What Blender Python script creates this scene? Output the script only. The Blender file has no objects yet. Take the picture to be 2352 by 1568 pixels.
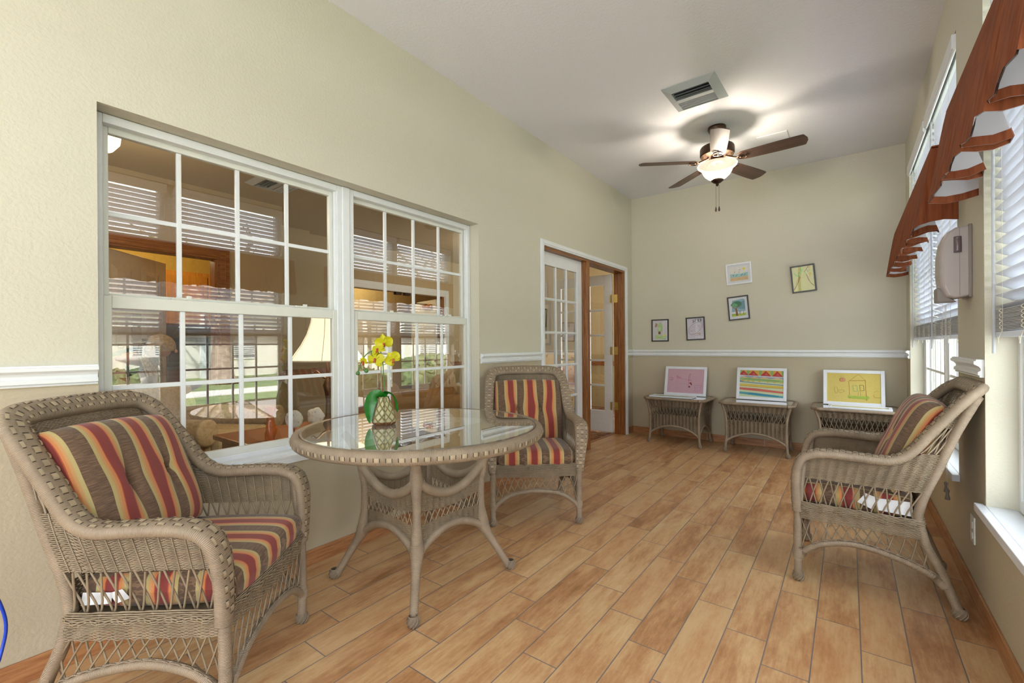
import bpy, math, random
import numpy as np
from mathutils import Vector, Matrix
R = math.radians
sc = bpy.context.scene
col = sc.collection
random.seed(7); rng = np.random.default_rng(7)

# ------------------------------------------------------------------ camera
YAW, ROLL, CAMZ = 0.6410971, -0.0069892, 1.13
_f = Vector((-math.sin(YAW), math.cos(YAW), 0)); _r = Vector((math.cos(YAW), math.sin(YAW), 0)); _u = Vector((0, 0, 1))
_c, _s = math.cos(ROLL), math.sin(ROLL)
_r2 = _c*_r + _s*_u; _u2 = -_s*_r + _c*_u
cd = bpy.data.cameras.new('camera'); cam = bpy.data.objects.new('camera', cd); col.objects.link(cam)
cam.matrix_world = Matrix(((_r2.x, _u2.x, -_f.x, 0), (_r2.y, _u2.y, -_f.y, 0), (_r2.z, _u2.z, -_f.z, CAMZ), (0, 0, 0, 1)))
cd.sensor_width = 36; cd.lens = 36*1034.965/2352; cd.shift_y = 8.4685/2352; cd.clip_start = .02; cd.clip_end = 200
sc.camera = cam

# ------------------------------------------------------------------ light
SKY = 8.0
w = bpy.data.worlds.new('sky'); sc.world = w; w.use_nodes = True
bg = w.node_tree.nodes['Background']; bg.inputs[0].default_value = (.86, .93, 1, 1); bg.inputs[1].default_value = SKY
sd = bpy.data.lights.new('sun', 'SUN'); sd.energy = 26; sd.angle = R(1.2); sd.color = (1, .95, .86)
sun = bpy.data.objects.new('sun', sd); col.objects.link(sun); sun.rotation_euler = Vector((.60, .42, -.68)).to_track_quat('-Z', 'Y').to_euler()   # runs along the house, towards +y
def portal(name, loc, rot, sx, sy):
    l = bpy.data.lights.new(name, 'AREA'); l.shape = 'RECTANGLE'; l.size = sx; l.size_y = sy; l.cycles.is_portal = True
    o = bpy.data.objects.new(name, l); col.objects.link(o); o.location = loc; o.rotation_euler = rot
for k, yc in enumerate((-1.207, 1.506, 4.22)):
    portal('window_portal', (.70, yc, 1.58), (0, R(90), 0), 2.25, 2.2)
portal('window_portal', (-.9, -3.0, 1.3), (R(90), 0, 0), 2.2, 2.5)  # for the added window behind the camera
def lamp(name, loc, power, colr, r=.05):
    l = bpy.data.lights.new(name, 'POINT'); l.energy = power; l.color = colr; l.shadow_soft_size = r
    o = bpy.data.objects.new(name, l); col.objects.link(o); o.location = loc; return o
sc.view_settings.view_transform = 'Standard'; sc.view_settings.look = 'None'
sc.view_settings.gamma = 1; sc.view_settings.use_curve_mapping = False
sc.view_settings.exposure = -0.12
cy = sc.cycles
cy.max_bounces = 7; cy.diffuse_bounces = 3; cy.glossy_bounces = 3; cy.transmission_bounces = 4; cy.transparent_max_bounces = 12
cy.use_denoising = True; cy.use_adaptive_sampling = True; cy.adaptive_threshold = .04; cy.adaptive_min_samples = 12; cy.sample_clamp_indirect = 6
cy.caustics_reflective = False; cy.caustics_refractive = False

# ------------------------------------------------------------------ materials
def s2l(c):
    if isinstance(c, str):
        c = [int(c[i:i+2], 16)/255 for i in (0, 2, 4)]
    return tuple(x/12.92 if x < .04045 else ((x+.055)/1.055)**2.4 for x in c) + (1,)
class NT:
    def __init__(s, name):
        s.m = bpy.data.materials.new(name); s.m.use_nodes = True; s.t = s.m.node_tree; s.n = s.t.nodes
        s.p = s.n['Principled BSDF']; s.out = s.n['Material Output']
    def node(s, typ, **k):
        n = s.n.new(typ)
        for a, v in k.items(): setattr(n, a, v)
        return n
    def set(s, inp, v):
        if isinstance(v, bpy.types.NodeSocket): s.t.links.new(v, inp)
        elif v is not None: inp.default_value = v
    def math(s, op, a, b=None, c=None):
        n = s.node('ShaderNodeMath', operation=op)
        for i, v in enumerate((a, b, c)):
            if v is not None: s.set(n.inputs[i], v)
        return n.outputs[0]
    def noise(s, vec, scale, detail=4, rough=.5):
        n = s.node('ShaderNodeTexNoise'); s.set(n.inputs['Vector'], vec); n.inputs['Scale'].default_value = scale
        n.inputs['Detail'].default_value = detail; n.inputs['Roughness'].default_value = rough; return n.outputs[0]
    def ramp(s, fac, stops, interp='LINEAR'):
        n = s.node('ShaderNodeValToRGB'); n.color_ramp.interpolation = interp; e = n.color_ramp.elements
        while len(e) < len(stops): e.new(.5)
        for i, (p, c) in enumerate(stops): e[i].position = p; e[i].color = c if len(c) == 4 else tuple(c)+(1,)
        s.set(n.inputs[0], fac); return n.outputs[0]
    def mix(s, f, a, b, blend='MIX'):
        n = s.node('ShaderNodeMix', data_type='RGBA', blend_type=blend); s.set(n.inputs[0], f); s.set(n.inputs[6], a); s.set(n.inputs[7], b); return n.outputs[2]
    def vmul(s, v, k):
        n = s.node('ShaderNodeVectorMath', operation='MULTIPLY'); s.set(n.inputs[0], v); n.inputs[1].default_value = k; return n.outputs[0]
    def bump(s, h, strength=.3, dist=.01):
        n = s.node('ShaderNodeBump'); s.set(n.inputs['Height'], h); n.inputs['Strength'].default_value = strength; n.inputs['Distance'].default_value = dist
        s.t.links.new(n.outputs[0], s.p.inputs['Normal'])
    def obj(s): return s.node('ShaderNodeTexCoord').outputs['Object']
    def uv(s): return s.node('ShaderNodeTexCoord').outputs['UV']
    def sep(s, v):
        n = s.node('ShaderNodeSeparateXYZ'); s.set(n.inputs[0], v); return n.outputs
    def comb(s, x=0., y=0., z=0.):
        n = s.node('ShaderNodeCombineXYZ'); s.set(n.inputs[0], x); s.set(n.inputs[1], y); s.set(n.inputs[2], z); return n.outputs[0]
def plain(name, c, rough=.5, metal=0, nz=0.06, scale=20, bump=0, spec=None, coat=0):
    t = NT(name); base = s2l(c); v = t.obj(); n = t.noise(v, scale)
    lo = tuple(x*(1-nz) for x in base[:3])+(1,); hi = tuple(min(1, x*(1+nz)) for x in base[:3])+(1,)
    t.set(t.p.inputs['Base Color'], t.ramp(n, [(.3, lo), (.7, hi)]))
    t.p.inputs['Roughness'].default_value = rough; t.p.inputs['Metallic'].default_value = metal
    if spec is not None: t.p.inputs['Specular IOR Level'].default_value = spec
    if coat: t.p.inputs['Coat Weight'].default_value = coat
    if bump: t.bump(n, bump, .004)
    return t.m
def emis(name, c, strength, base=None):
    t = NT(name); t.p.inputs['Base Color'].default_value = s2l(base or c)
    t.p.inputs['Emission Color'].default_value = s2l(c)
    n = t.noise(t.obj(), 6, 2)
    t.set(t.p.inputs['Emission Strength'], t.math('MULTIPLY_ADD', n, strength*.1, strength*.95)); t.p.inputs['Roughness'].default_value = .4
    return t.m
def wall_mat(name, up, low, zsplit=1.03, tex=110, bs=.2, rev=False):
    t = NT(name); geo = t.node('ShaderNodeNewGeometry').outputs['Position']
    z = t.sep(geo)[2]; k = t.math('MAXIMUM', t.math('GREATER_THAN', z, zsplit), t.math('GREATER_THAN', t.sep(geo)[0], .4415)); k = t.math('MAXIMUM', k, t.math('LESS_THAN', t.sep(geo)[0], -2.2415)) if rev else k
    n1 = t.noise(geo, 1.2, 2); cc = t.mix(k, s2l(low), s2l(up)); cc = t.mix(t.math('MULTIPLY', n1, .08), cc, (.55, .5, .42, 1))
    t.set(t.p.inputs['Base Color'], cc); t.p.inputs['Roughness'].default_value = .55; t.p.inputs['Specular IOR Level'].default_value = .3
    n2 = t.noise(geo, tex*.75, 2, .6); t.bump(n2, bs*2.2, .004); return t.m
M = {}
M['wall'] = wall_mat('painted_wall', 'd3cebc', 'c2b69d', rev=True)
M['wall_lounge'] = wall_mat('lounge_wall', 'b9a27a', 'a38d63', .95)
M['ceiling'] = wall_mat('ceiling_paint', 'ecedf3', 'ecedf3', -5, 80, .22)
M['white'] = plain('white_trim', 'eceef0', .3, nz=.02)
M['cream'] = plain('cream_vinyl', 'e4e4dc', .35, nz=.02)
M['sill'] = plain('white_sill', 'e9edf6', .25, nz=.02)
M['black_frame'] = plain('black_frame', '1a1512', .35)
M['white_frame'] = plain('white_frame', 'e9ebf2', .35, nz=.02)
M['brass'] = plain('brass', 'd2b766', .3, .6, .1)
M['bronze'] = plain('bronze', '4a3628', .35, .7, .15)
M['dark'] = plain('dark_brown', '201a15', .8)
M['blackg'] = plain('black_gloss', '141416', .15)
M['grey_plastic'] = plain('grey_plastic', 'b3a9a6', .35, nz=.02)
M['grey_dark'] = plain('dark_grey_plastic', '8a807a', .4, nz=.02)
M['smoke'] = plain('smoky_plastic', '6a5a60', .12)
M['vent'] = plain('vent_metal', 'b9bfc2', .4, nz=.03)
M['green_leaf'] = plain('leaf', '1c6a1a', .3, nz=.25, scale=30)
M['stem'] = plain('stem', '4f7a3a', .5)
M['bamboo'] = plain('bamboo', 'a58a68', .5)
M['blue'] = plain('blue_cable', '1b45c8', .35)
M['cord'] = plain('cord', 'e4dfcf', .7)
M['tag'] = plain('tag', 'e9e9ec', .6)
def wood(name, c1, c2, axis=2, scale=6, rough=.35):
    t = NT(name); v = t.obj(); k = [1, 1, 1]; k[axis] = .06
    n = t.noise(t.vmul(v, tuple(x*scale*6 for x in k)), 1.5, 6, .6); n2 = t.noise(t.vmul(v, tuple(x*scale*25 for x in k)), 1, 3)
    f = t.math('MULTIPLY_ADD', n2, .35, t.math('MULTIPLY', n, .75))
    t.set(t.p.inputs['Base Color'], t.ramp(f, [(.35, s2l(c1)), (.7, s2l(c2))])); t.p.inputs['Roughness'].default_value = rough
    t.bump(f, .1, .002); return t.m
M['oak'] = wood('oak_trim', '6b3a1a', 'a8703c')
M['oak_y'] = wood('oak_trim_h', '6b3a1a', 'a8703c', 1)
M['oak_x'] = wood('oak_trim_x', '5a3418', '8a5a30', 0)
M['mahog'] = wood('mahogany', '6a3a20', '96603a', 1, 4, .25)
M['honey'] = wood('honey_cabinet', 'b06c1c', 'd08e30', 2, 3)
M['blade'] = wood('fan_blade', '3a2a22', '62483a', 0, 5, .45)
M['bark'] = plain('bark', '9a8c80', .9, nz=.4, scale=8, bump=.6)
def floor_mat():
    t = NT('wood_tile_floor'); g = t.node('ShaderNodeNewGeometry').outputs['Position']; X, Y, Z = t.sep(g)
    PW, PL = .1423, .592
    a = t.math('DIVIDE', t.math('ADD', X, .396), PW); row = t.math('FLOOR', a); fx = t.math('SUBTRACT', a, row)
    b = t.math('DIVIDE', t.math('ADD', t.math('SUBTRACT', Y, .165), t.math('MULTIPLY', row, .148)), PL); cl = t.math('FLOOR', b); fy = t.math('SUBTRACT', b, cl)
    dx = t.math('MULTIPLY', t.math('SUBTRACT', .5, t.math('ABSOLUTE', t.math('SUBTRACT', fx, .5))), PW)
    dy = t.math('MULTIPLY', t.math('SUBTRACT', .5, t.math('ABSOLUTE', t.math('SUBTRACT', fy, .5))), PL)
    d = t.math('MINIMUM', dx, dy); gr = t.math('LESS_THAN', d, .0021)
    wn = t.node('ShaderNodeTexWhiteNoise', noise_dimensions='2D'); t.set(wn.inputs['Vector'], t.comb(row, cl)); rnd = wn.outputs[0]
    off = t.node('ShaderNodeVectorMath', operation='ADD'); t.set(off.inputs[0], g); t.set(off.inputs[1], t.vmul(wn.outputs[1], (7, 7, 7)))
    v = off.outputs[0]
    n1 = t.noise(t.vmul(v, (7, 1.5, 1)), 1.6, 5, .6); n2 = t.noise(t.vmul(v, (90, 6, 1)), 1, 4, .7); n3 = t.noise(t.vmul(v, (30, 9, 1)), 1.3, 6, .75)
    f = t.math('ADD', t.math('MULTIPLY', n1, .55), t.math('ADD', t.math('MULTIPLY', n3, .3), t.math('MULTIPLY', n2, .22)))
    f = t.math('ADD', f, t.math('MULTIPLY_ADD', rnd, .16, -.08))
    c = t.ramp(f, [(.36, s2l('96683f')), (.46, s2l('b6845a')), (.55, s2l('c89d70')), (.68, s2l('d6b587'))])
    c = t.mix(t.math('MULTIPLY', t.math('GREATER_THAN', wn.outputs[0], .72), .22), c, s2l('b06e42'))
    c = t.mix(gr, c, s2l('756a67'))
    t.set(t.p.inputs['Base Color'], c)
    t.set(t.p.inputs['Roughness'], t.math('MULTIPLY_ADD', n2, .2, .26)); t.p.inputs['Specular IOR Level'].default_value = .5
    h = t.math('SUBTRACT', t.math('MULTIPLY', n3, .12), t.math('MULTIPLY', t.math('LESS_THAN', d, .0024), 1.0)); t.bump(h, .35, .0012)
    return t.m
M['floor'] = floor_mat()
def baseb_mat():
    t = NT('tile_baseboard'); g = t.node('ShaderNodeNewGeometry').outputs['Position']; X, Y, Z = t.sep(g)
    n = t.noise(t.vmul(g, (3, 3, 30)), 2, 6, .65)
    c = t.ramp(n, [(.35, s2l('96603c')), (.6, s2l('b98458'))])
    s = t.math('ADD', X, Y); fr = t.math('ABSOLUTE', t.math('SUBTRACT', t.math('FRACT', t.math('DIVIDE', t.math('ADD', s, .47), .592)), .5))
    c = t.mix(t.math('GREATER_THAN', fr, .4965), c, s2l('b5ab98'))
    t.set(t.p.inputs['Base Color'], c); t.p.inputs['Roughness'].default_value = .4; return t.m
M['baseb'] = baseb_mat()
def wick(name, c, wrap, rough=.42):
    t = NT(name); X, Y, Z = t.sep(t.uv()); o = t.obj()
    n = t.noise(o, 14, 3); b = s2l(c)
    base = t.ramp(n, [(.3, tuple(x*.82 for x in b[:3])), (.7, tuple(min(1, x*1.12) for x in b[:3]))])
    if wrap:
        ph = t.math('SINE', t.math('MULTIPLY', X, 2*math.pi/wrap)); g = t.math('GREATER_THAN', t.math('MULTIPLY', ph, -1), .93)
        base = t.mix(t.math('MULTIPLY', g, .35), base, (b[0]*.4, b[1]*.38, b[2]*.35, 1))
        t.bump(ph, .5, .0012)
    t.set(t.p.inputs['Base Color'], base); t.p.inputs['Roughness'].default_value = rough; return t.m
WC = '988570'
M['wrap'] = wick('wicker_wrapped_cane', WC, .0042)
M['strand'] = wick('wicker_strand', '928069', 0)
M['flat'] = wick('wicker_flat_strip', 'ad9a7f', 0)
M['gap_shade'] = plain('wicker_gap_shade', '3a3025', .8)  # dark colour painted in for the shade between strips
def fabric():
    t = NT('striped_cushion_fabric'); U, V, Z = t.sep(t.uv()); P = .141
    wob = t.noise(t.uv(), 9, 2)
    u = t.math('FRACT', t.math('DIVIDE', t.math('ADD', U, t.math('MULTIPLY_ADD', wob, .005, -.0145)), P))
    br, cr, og, rd, lo = s2l('5c4534'), s2l('b9a670'), s2l('d08650'), s2l('88302d'), s2l('c8965f')
    st = [(0, rd), (.125, s2l('b8502e')), (.145, og), (.20, lo), (.255, cr), (.325, br), (.675, cr), (.745, lo), (.80, og), (.855, s2l('b8502e')), (.875, rd)]
    c = t.ramp(u, st, 'CONSTANT')
    sl = t.noise(t.vmul(t.uv(), (25, 600, 1)), 1, 2, .6); isb = t.math('MULTIPLY', t.math('GREATER_THAN', u, .325), t.math('LESS_THAN', u, .675))
    c = t.mix(t.math('MULTIPLY', t.math('MULTIPLY', isb, t.math('GREATER_THAN', sl, .53)), .7), c, s2l('8b6c50'))
    c = t.mix(t.math('MULTIPLY', sl, .22), c, (.1, .07, .05, 1))
    t.set(t.p.inputs['Base Color'], c); t.p.inputs['Roughness'].default_value = .85; t.p.inputs['Sheen Weight'].default_value = .2
    t.bump(sl, .15, .0008); return t.m
M['fabric'] = fabric()
def glass(name, tint=(1, 1, 1), ior=1.5, boost=1.0):
    t = NT(name); t.n.remove(t.p)
    fr = t.node('ShaderNodeFresnel'); fr.inputs[0].default_value = ior
    tr = t.node('ShaderNodeBsdfTransparent'); tr.inputs[0].default_value = tuple(tint)+(1,)
    gl = t.node('ShaderNodeBsdfGlossy'); gl.inputs['Roughness'].default_value = .0; gl.inputs['Color'].default_value = (1, 1, 1, 1)
    bk = t.node('ShaderNodeNewGeometry').outputs['Backfacing']; mx = t.node('ShaderNodeMixShader'); t.set(mx.inputs[0], t.math('MULTIPLY', t.math('MULTIPLY', fr.outputs[0], boost), t.math('SUBTRACT', 1, bk))); t.set(mx.inputs[1], tr.outputs[0]); t.set(mx.inputs[2], gl.outputs[0])
    t.set(t.out.inputs[0], mx.outputs[0]); return t.m
M['glass'] = glass('window_glass', (.98, .99, .98), 1.5, 1.5)
M['glass_in'] = glass('interior_window_glass', (.985, .99, .985), 1.52, 3.8)
M['glass_top'] = glass('table_glass', (.95, .98, .96), 1.55, 2.0)
M['glass_pic'] = glass('picture_glass', (.99, .99, .99), 1.45, .5)
M['clear'] = glass('clear_wand', (.9, .92, .95), 1.45, .9)
def translucent(name, c, f, rough=.5):
    t = NT(name); t.p.inputs['Base Color'].default_value = s2l(c); t.p.inputs['Roughness'].default_value = rough
    tl = t.node('ShaderNodeBsdfTranslucent'); tl.inputs[0].default_value = s2l(c)
    mx = t.node('ShaderNodeMixShader'); mx.inputs[0].default_value = f; t.set(mx.inputs[1], t.p.outputs[0]); t.set(mx.inputs[2], tl.outputs[0])
    n = t.noise(t.obj(), 30, 2); t.bump(n, .05, .001)
    t.set(t.out.inputs[0], mx.outputs[0]); return t.m
M['slat'] = translucent('blind_slat', 'eef0f6', .35, .4)
M['lining'] = translucent('valance_lining', 'f0f1f6', .4)
M['petal'] = translucent('orchid_petal', 'd9d21e', .3)
M['petal_red'] = plain('orchid_lip', 'b04a28', .5)
M['shade'] = emis('lit_lamp_shade', 'ffe9c0', 1.3, 'efe6d0')
M['bowl'] = emis('lit_glass_bowl', 'fff0d0', 1.1, 'f5efe0')
def frosted(m, k):
    n = m.node_tree.nodes; o = n['Material Output']; p = o.inputs[0].links[0].from_socket; tr = n.new('ShaderNodeBsdfTransparent'); mx = n.new('ShaderNodeMixShader'); mx.inputs[0].default_value = k
    m.node_tree.links.new(p, mx.inputs[1]); m.node_tree.links.new(tr.outputs[0], mx.inputs[2]); m.node_tree.links.new(mx.outputs[0], o.inputs[0])
frosted(M['bowl'], .38)
M['bulb_lounge'] = emis('lounge_light_bowl', 'fff4dc', 3)
def valance():
    t = NT('rust_valance_fabric'); n = t.noise(t.vmul(t.obj(), (60, 60, 3)), 1, 4, .6)
    t.set(t.p.inputs['Base Color'], t.ramp(n, [(.3, s2l('733a22')), (.7, s2l('965636'))])); t.p.inputs['Roughness'].default_value = .85; t.p.inputs['Specular IOR Level'].default_value = .2
    return t.m
M['rust'] = valance()
def carpet():
    t = NT('patterned_carpet'); n = t.noise(t.obj(), 14, 5, .7)
    t.set(t.p.inputs['Base Color'], t.ramp(n, [(.4, s2l('5e3a24')), (.5, s2l('8a5d3e')), (.58, s2l('a0764f'))])); t.p.inputs['Roughness'].default_value = .95; return t.m
M['carpet'] = carpet()
def blotch(name, c1, c2, c3, scale, th=.56):
    t = NT(name); n = t.noise(t.obj(), scale, 4, .6); n2 = t.noise(t.obj(), scale*.5, 2)
    c = t.mix(t.math('GREATER_THAN', n, th), s2l(c1), s2l(c2)); c = t.mix(t.math('GREATER_THAN', n2, .62), c, s2l(c3))
    t.set(t.p.inputs['Base Color'], c); t.p.inputs['Roughness'].default_value = .85; return t.m
M['floral'] = blotch('floral_upholstery', 'd0b48a', '8a4a32', 'b7a077', 11, .6)
M['beige_up'] = blotch('beige_upholstery', 'c5ae86', 'b59d75', 'bfa880', 40, .52)
M['tan_up'] = plain('tan_upholstery', 'c79b62', .8)
M['stone'] = blotch('carved_stone', 'd8d2c6', 'b3ab9e', 'c6c0b4', 25, .58)
M['amber'] = plain('amber_glass', 'c05a08', .08, nz=.3, scale=12, coat=.5)
def potm():
    t = NT('woven_ceramic_pot'); U, V, Z = t.sep(t.uv())
    a = t.math('ADD', t.math('MULTIPLY', U, 11), t.math('MULTIPLY', V, 24)); b = t.math('SUBTRACT', t.math('MULTIPLY', U, 11), t.math('MULTIPLY', V, 24))
    d = t.math('MINIMUM', t.math('ABSOLUTE', t.math('SUBTRACT', t.math('FRACT', a), .5)), t.math('ABSOLUTE', t.math('SUBTRACT', t.math('FRACT', b), .5)))
    c = t.ramp(d, [(.0, s2l('66543e')), (.05, s2l('8f7f58')), (.11, s2l('a9a274')), (.3, s2l('b9b68a'))]); c = t.mix(t.math('MULTIPLY', t.noise(t.obj(), 60, 3), .5), c, s2l('8a7a4e'))
    c = t.mix(t.math('LESS_THAN', V, .016), c, s2l('7c5436'))
    t.set(t.p.inputs['Base Color'], c); t.p.inputs['Roughness'].default_value = .25; t.bump(t.math('MINIMUM', d, .16), .9, .02); return t.m
M['pot'] = potm()
M['grass'] = blotch('lawn', '6d8052', '7c8f5e', '62744a', 3)
M['hedge'] = blotch('hedge', '4f6140', '6c7d52', '43523a', 14, .52)
M['concrete'] = plain('concrete', 'cfccc6', .9)
M['facade'] = plain('white_siding', 'e6e2da', .8)
M['pane_out'] = plain('outside_window', '6d7480', .2)
M['skin'] = plain('skin', 'c08a68', .5)
M['hair'] = plain('hair', 'a58a62', .6, nz=.4, scale=60)
M['dress'] = plain('dark_dress', '3a3a3e', .85)
M['yellow_wall'] = plain('yellow_wall', 'c9a746', .7)
M['corridor'] = plain('corridor_wall', 'cbb27a', .7)
M['doorpaint'] = plain('door_paint', 'cbbb9e', .45)
M['mat_white'] = plain('mat_board', 'dddfe6', .7, nz=.01)

# ------------------------------------------------------------------ mesh helpers
class MB:
    def __init__(s): s.v = []; s.f = []; s.mi = []; s.uv = []; s.n = 0
    def add(s, verts, faces, mi=0, uvs=None):
        verts = np.asarray(verts, float).reshape(-1, 3); s.v.append(verts)
        for i, f in enumerate(faces):
            s.f.append(tuple(int(k)+s.n for k in f)); s.mi.append(mi)
            s.uv.extend(uvs[i] if uvs is not None else [(verts[k][0], verts[k][1]) for k in f])
        s.n += len(verts); return s
    def box(s, a, b, mi=0):
        x0, y0, z0 = a; x1, y1, z1 = b
        v = [(x0, y0, z0), (x1, y0, z0), (x1, y1, z0), (x0, y1, z0), (x0, y0, z1), (x1, y0, z1), (x1, y1, z1), (x0, y1, z1)]
        return s.add(v, [(0, 3, 2, 1), (4, 5, 6, 7), (0, 1, 5, 4), (1, 2, 6, 5), (2, 3, 7, 6), (3, 0, 4, 7)], mi)
    def grid(s, P, mi=0, uv=None, closeu=False, closev=False):
        P = np.asarray(P, float); a, b = P.shape[:2]; idx = np.arange(a*b).reshape(a, b)
        if uv is None:
            uv = np.zeros((a, b, 2)); uv[..., 0] = np.arange(a)[:, None]; uv[..., 1] = np.arange(b)[None]
        uv = np.asarray(uv); U = uv.reshape(-1, 2)
        na = a if closeu else a-1; nb = b if closev else b-1
        F = []; UV = []
        for i in range(na):
            i2 = (i+1) % a
            for j in range(nb):
                j2 = (j+1) % b; q = (idx[i, j], idx[i2, j], idx[i2, j2], idx[i, j2]); F.append(q); UV.append([tuple(U[k]) for k in q])
        return s.add(P.reshape(-1, 3), F, mi, UV)
    def tube(s, path, r, seg=8, mi=0, cap=True, closed=False):
        P = np.asarray(path, float); n = len(P)
        T = np.gradient(P, axis=0) if not closed else (np.roll(P, -1, 0)-np.roll(P, 1, 0))
        T /= np.linalg.norm(T, axis=1)[:, None]+1e-12
        up = np.array([0, 0, 1.]) if abs(T[0][2]) < .9 else np.array([1., 0, 0])
        N = np.zeros_like(P); N[0] = np.cross(np.cross(T[0], up), T[0])
        for i in range(1, n): N[i] = N[i-1]-T[i]*(N[i-1]@T[i])
        N /= np.linalg.norm(N, axis=1)[:, None]+1e-12; B = np.cross(T, N)
        rr = np.broadcast_to(np.asarray(r, float), (n,)); ang = np.linspace(0, 2*np.pi, seg, endpoint=False)
        G = P[:, None]+rr[:, None, None]*(np.cos(ang)[None, :, None]*N[:, None]+np.sin(ang)[None, :, None]*B[:, None])
        L = np.concatenate([[0], np.cumsum(np.linalg.norm(np.diff(P, axis=0), axis=1))])
        uv = np.zeros((n, seg, 2)); uv[..., 0] = L[:, None]; uv[..., 1] = ang[None]/6.283
        s.grid(G, mi, uv, closeu=closed, closev=True)
        if cap and not closed:
            k = s.n-n*seg; b0 = s.n-n*seg
            for base, rev in ((0, True), ((n-1)*seg, False)):
                f = [b0+base+i for i in range(seg)]; f = f[::-1] if rev else f
                s.f.append(tuple(f)); s.mi.append(mi); s.uv.extend([(0, 0)]*seg)
        return s
    def lathe(s, prof, c=(0, 0, 0), seg=24, mi=0, sx=1, sy=1):
        a = np.linspace(0, 2*np.pi, seg, endpoint=False); P = np.zeros((len(prof), seg, 3))
        for i, (r, z) in enumerate(prof):
            P[i, :, 0] = c[0]+r*sx*np.cos(a); P[i, :, 1] = c[1]+r*sy*np.sin(a); P[i, :, 2] = c[2]+z
        uv = np.zeros((len(prof), seg, 2)); uv[..., 0] = a[None]/6.2832; uv[..., 1] = np.array([p[1] for p in prof])[:, None]
        return s.grid(P[::-1], mi, uv[::-1], closev=True)
    def prism(s, poly, z0, z1, mi=0, ax='z'):
        n = len(poly)
        def p(a, b, h): return (a, b, h) if ax == 'z' else ((h, a, b) if ax == 'x' else (a, h, b))
        v = [p(a, b, z0) for a, b in poly]+[p(a, b, z1) for a, b in poly]
        return s.add(v, [tuple(range(n))[::-1], tuple(range(n, 2*n))]+[(i, (i+1) % n, n+(i+1) % n, n+i) for i in range(n)], mi)
    def build(s, name, mats, parent=None, smooth=False, bevel=0, loc=None, fix=False):
        me = bpy.data.meshes.new(name); V = np.concatenate(s.v)
        me.from_pydata(V.tolist(), [], s.f)
        ul = me.uv_layers.new(name='UVMap'); ul.data.foreach_set('uv', np.asarray(s.uv, dtype=np.float32).ravel())
        if not isinstance(mats, (list, tuple)): mats = [mats]
        for m in mats: me.materials.append(M[m] if isinstance(m, str) else m)
        me.polygons.foreach_set('material_index', s.mi)
        if smooth: me.polygons.foreach_set('use_smooth', [True]*len(s.f))
        me.update()
        if fix:
            import bmesh
            b = bmesh.new(); b.from_mesh(me); bmesh.ops.recalc_face_normals(b, faces=b.faces); b.to_mesh(me); b.free()
        o = bpy.data.objects.new(name, me); col.objects.link(o)
        if parent: o.parent = parent
        if loc: o.location = loc
        if bevel:
            md = o.modifiers.new('bevel', 'BEVEL'); md.width = bevel; md.segments = 2; md.limit_method = 'ANGLE'
        return o
def box(name, a, b, mat, parent=None, bevel=0): return MB().box(a, b).build(name, mat, parent, bevel=bevel)
def thing(name, label, cat, loc=(0, 0, 0), rz=0, group=None):
    o = bpy.data.objects.new(name, None); col.objects.link(o); o.location = loc; o.rotation_euler = (0, 0, rz); o.empty_display_size = .1
    o['label'] = label; o['category'] = cat
    if group: o['group'] = group
    return o
def tag(o, label, cat, group=None, kind=None):
    o['label'] = label; o['category'] = cat
    if group: o['group'] = group
    if kind: o['kind'] = kind
    return o
def struct(o, label=None):
    o['kind'] = 'structure'
    if label: o['label'] = label
    return o
def sempty(name, loc=(0, 0, 0)):
    o = bpy.data.objects.new(name, None); col.objects.link(o); o.location = loc; o['kind'] = 'structure'; o.empty_display_size = .1; return o
def copy_tree(o, parent=None):
    c = o.copy(); col.objects.link(c); c.parent = parent
    for ch in list(o.children): copy_tree(ch, c)
    return c
def spline(pts, step=.01, closed=False, n=None):
    P = np.asarray(pts, float); out = []
    if closed: Q = np.vstack([P[-1], P, P[0], P[1]])
    else: Q = np.vstack([2*P[0]-P[1], P, 2*P[-1]-P[-2]])
    for i in range(1, len(Q)-2):
        t = np.linspace(0, 1, 16, endpoint=False)[:, None]; a, b, c, d = Q[i-1:i+3]
        out.append(.5*((2*b)+(c-a)*t+(2*a-5*b+4*c-d)*t*t+(3*b-a-3*c+d)*t**3))
    out = np.vstack(out+[P[:1] if closed else P[-1:]])
    L = np.concatenate([[0], np.cumsum(np.linalg.norm(np.diff(out[:, :3], axis=0), axis=1))])
    k = n or max(2, int(L[-1]/step)+1); u = np.linspace(0, L[-1], k, endpoint=not closed)
    return np.stack([np.interp(u, L, out[:, i]) for i in range(out.shape[1])], 1)
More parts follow.
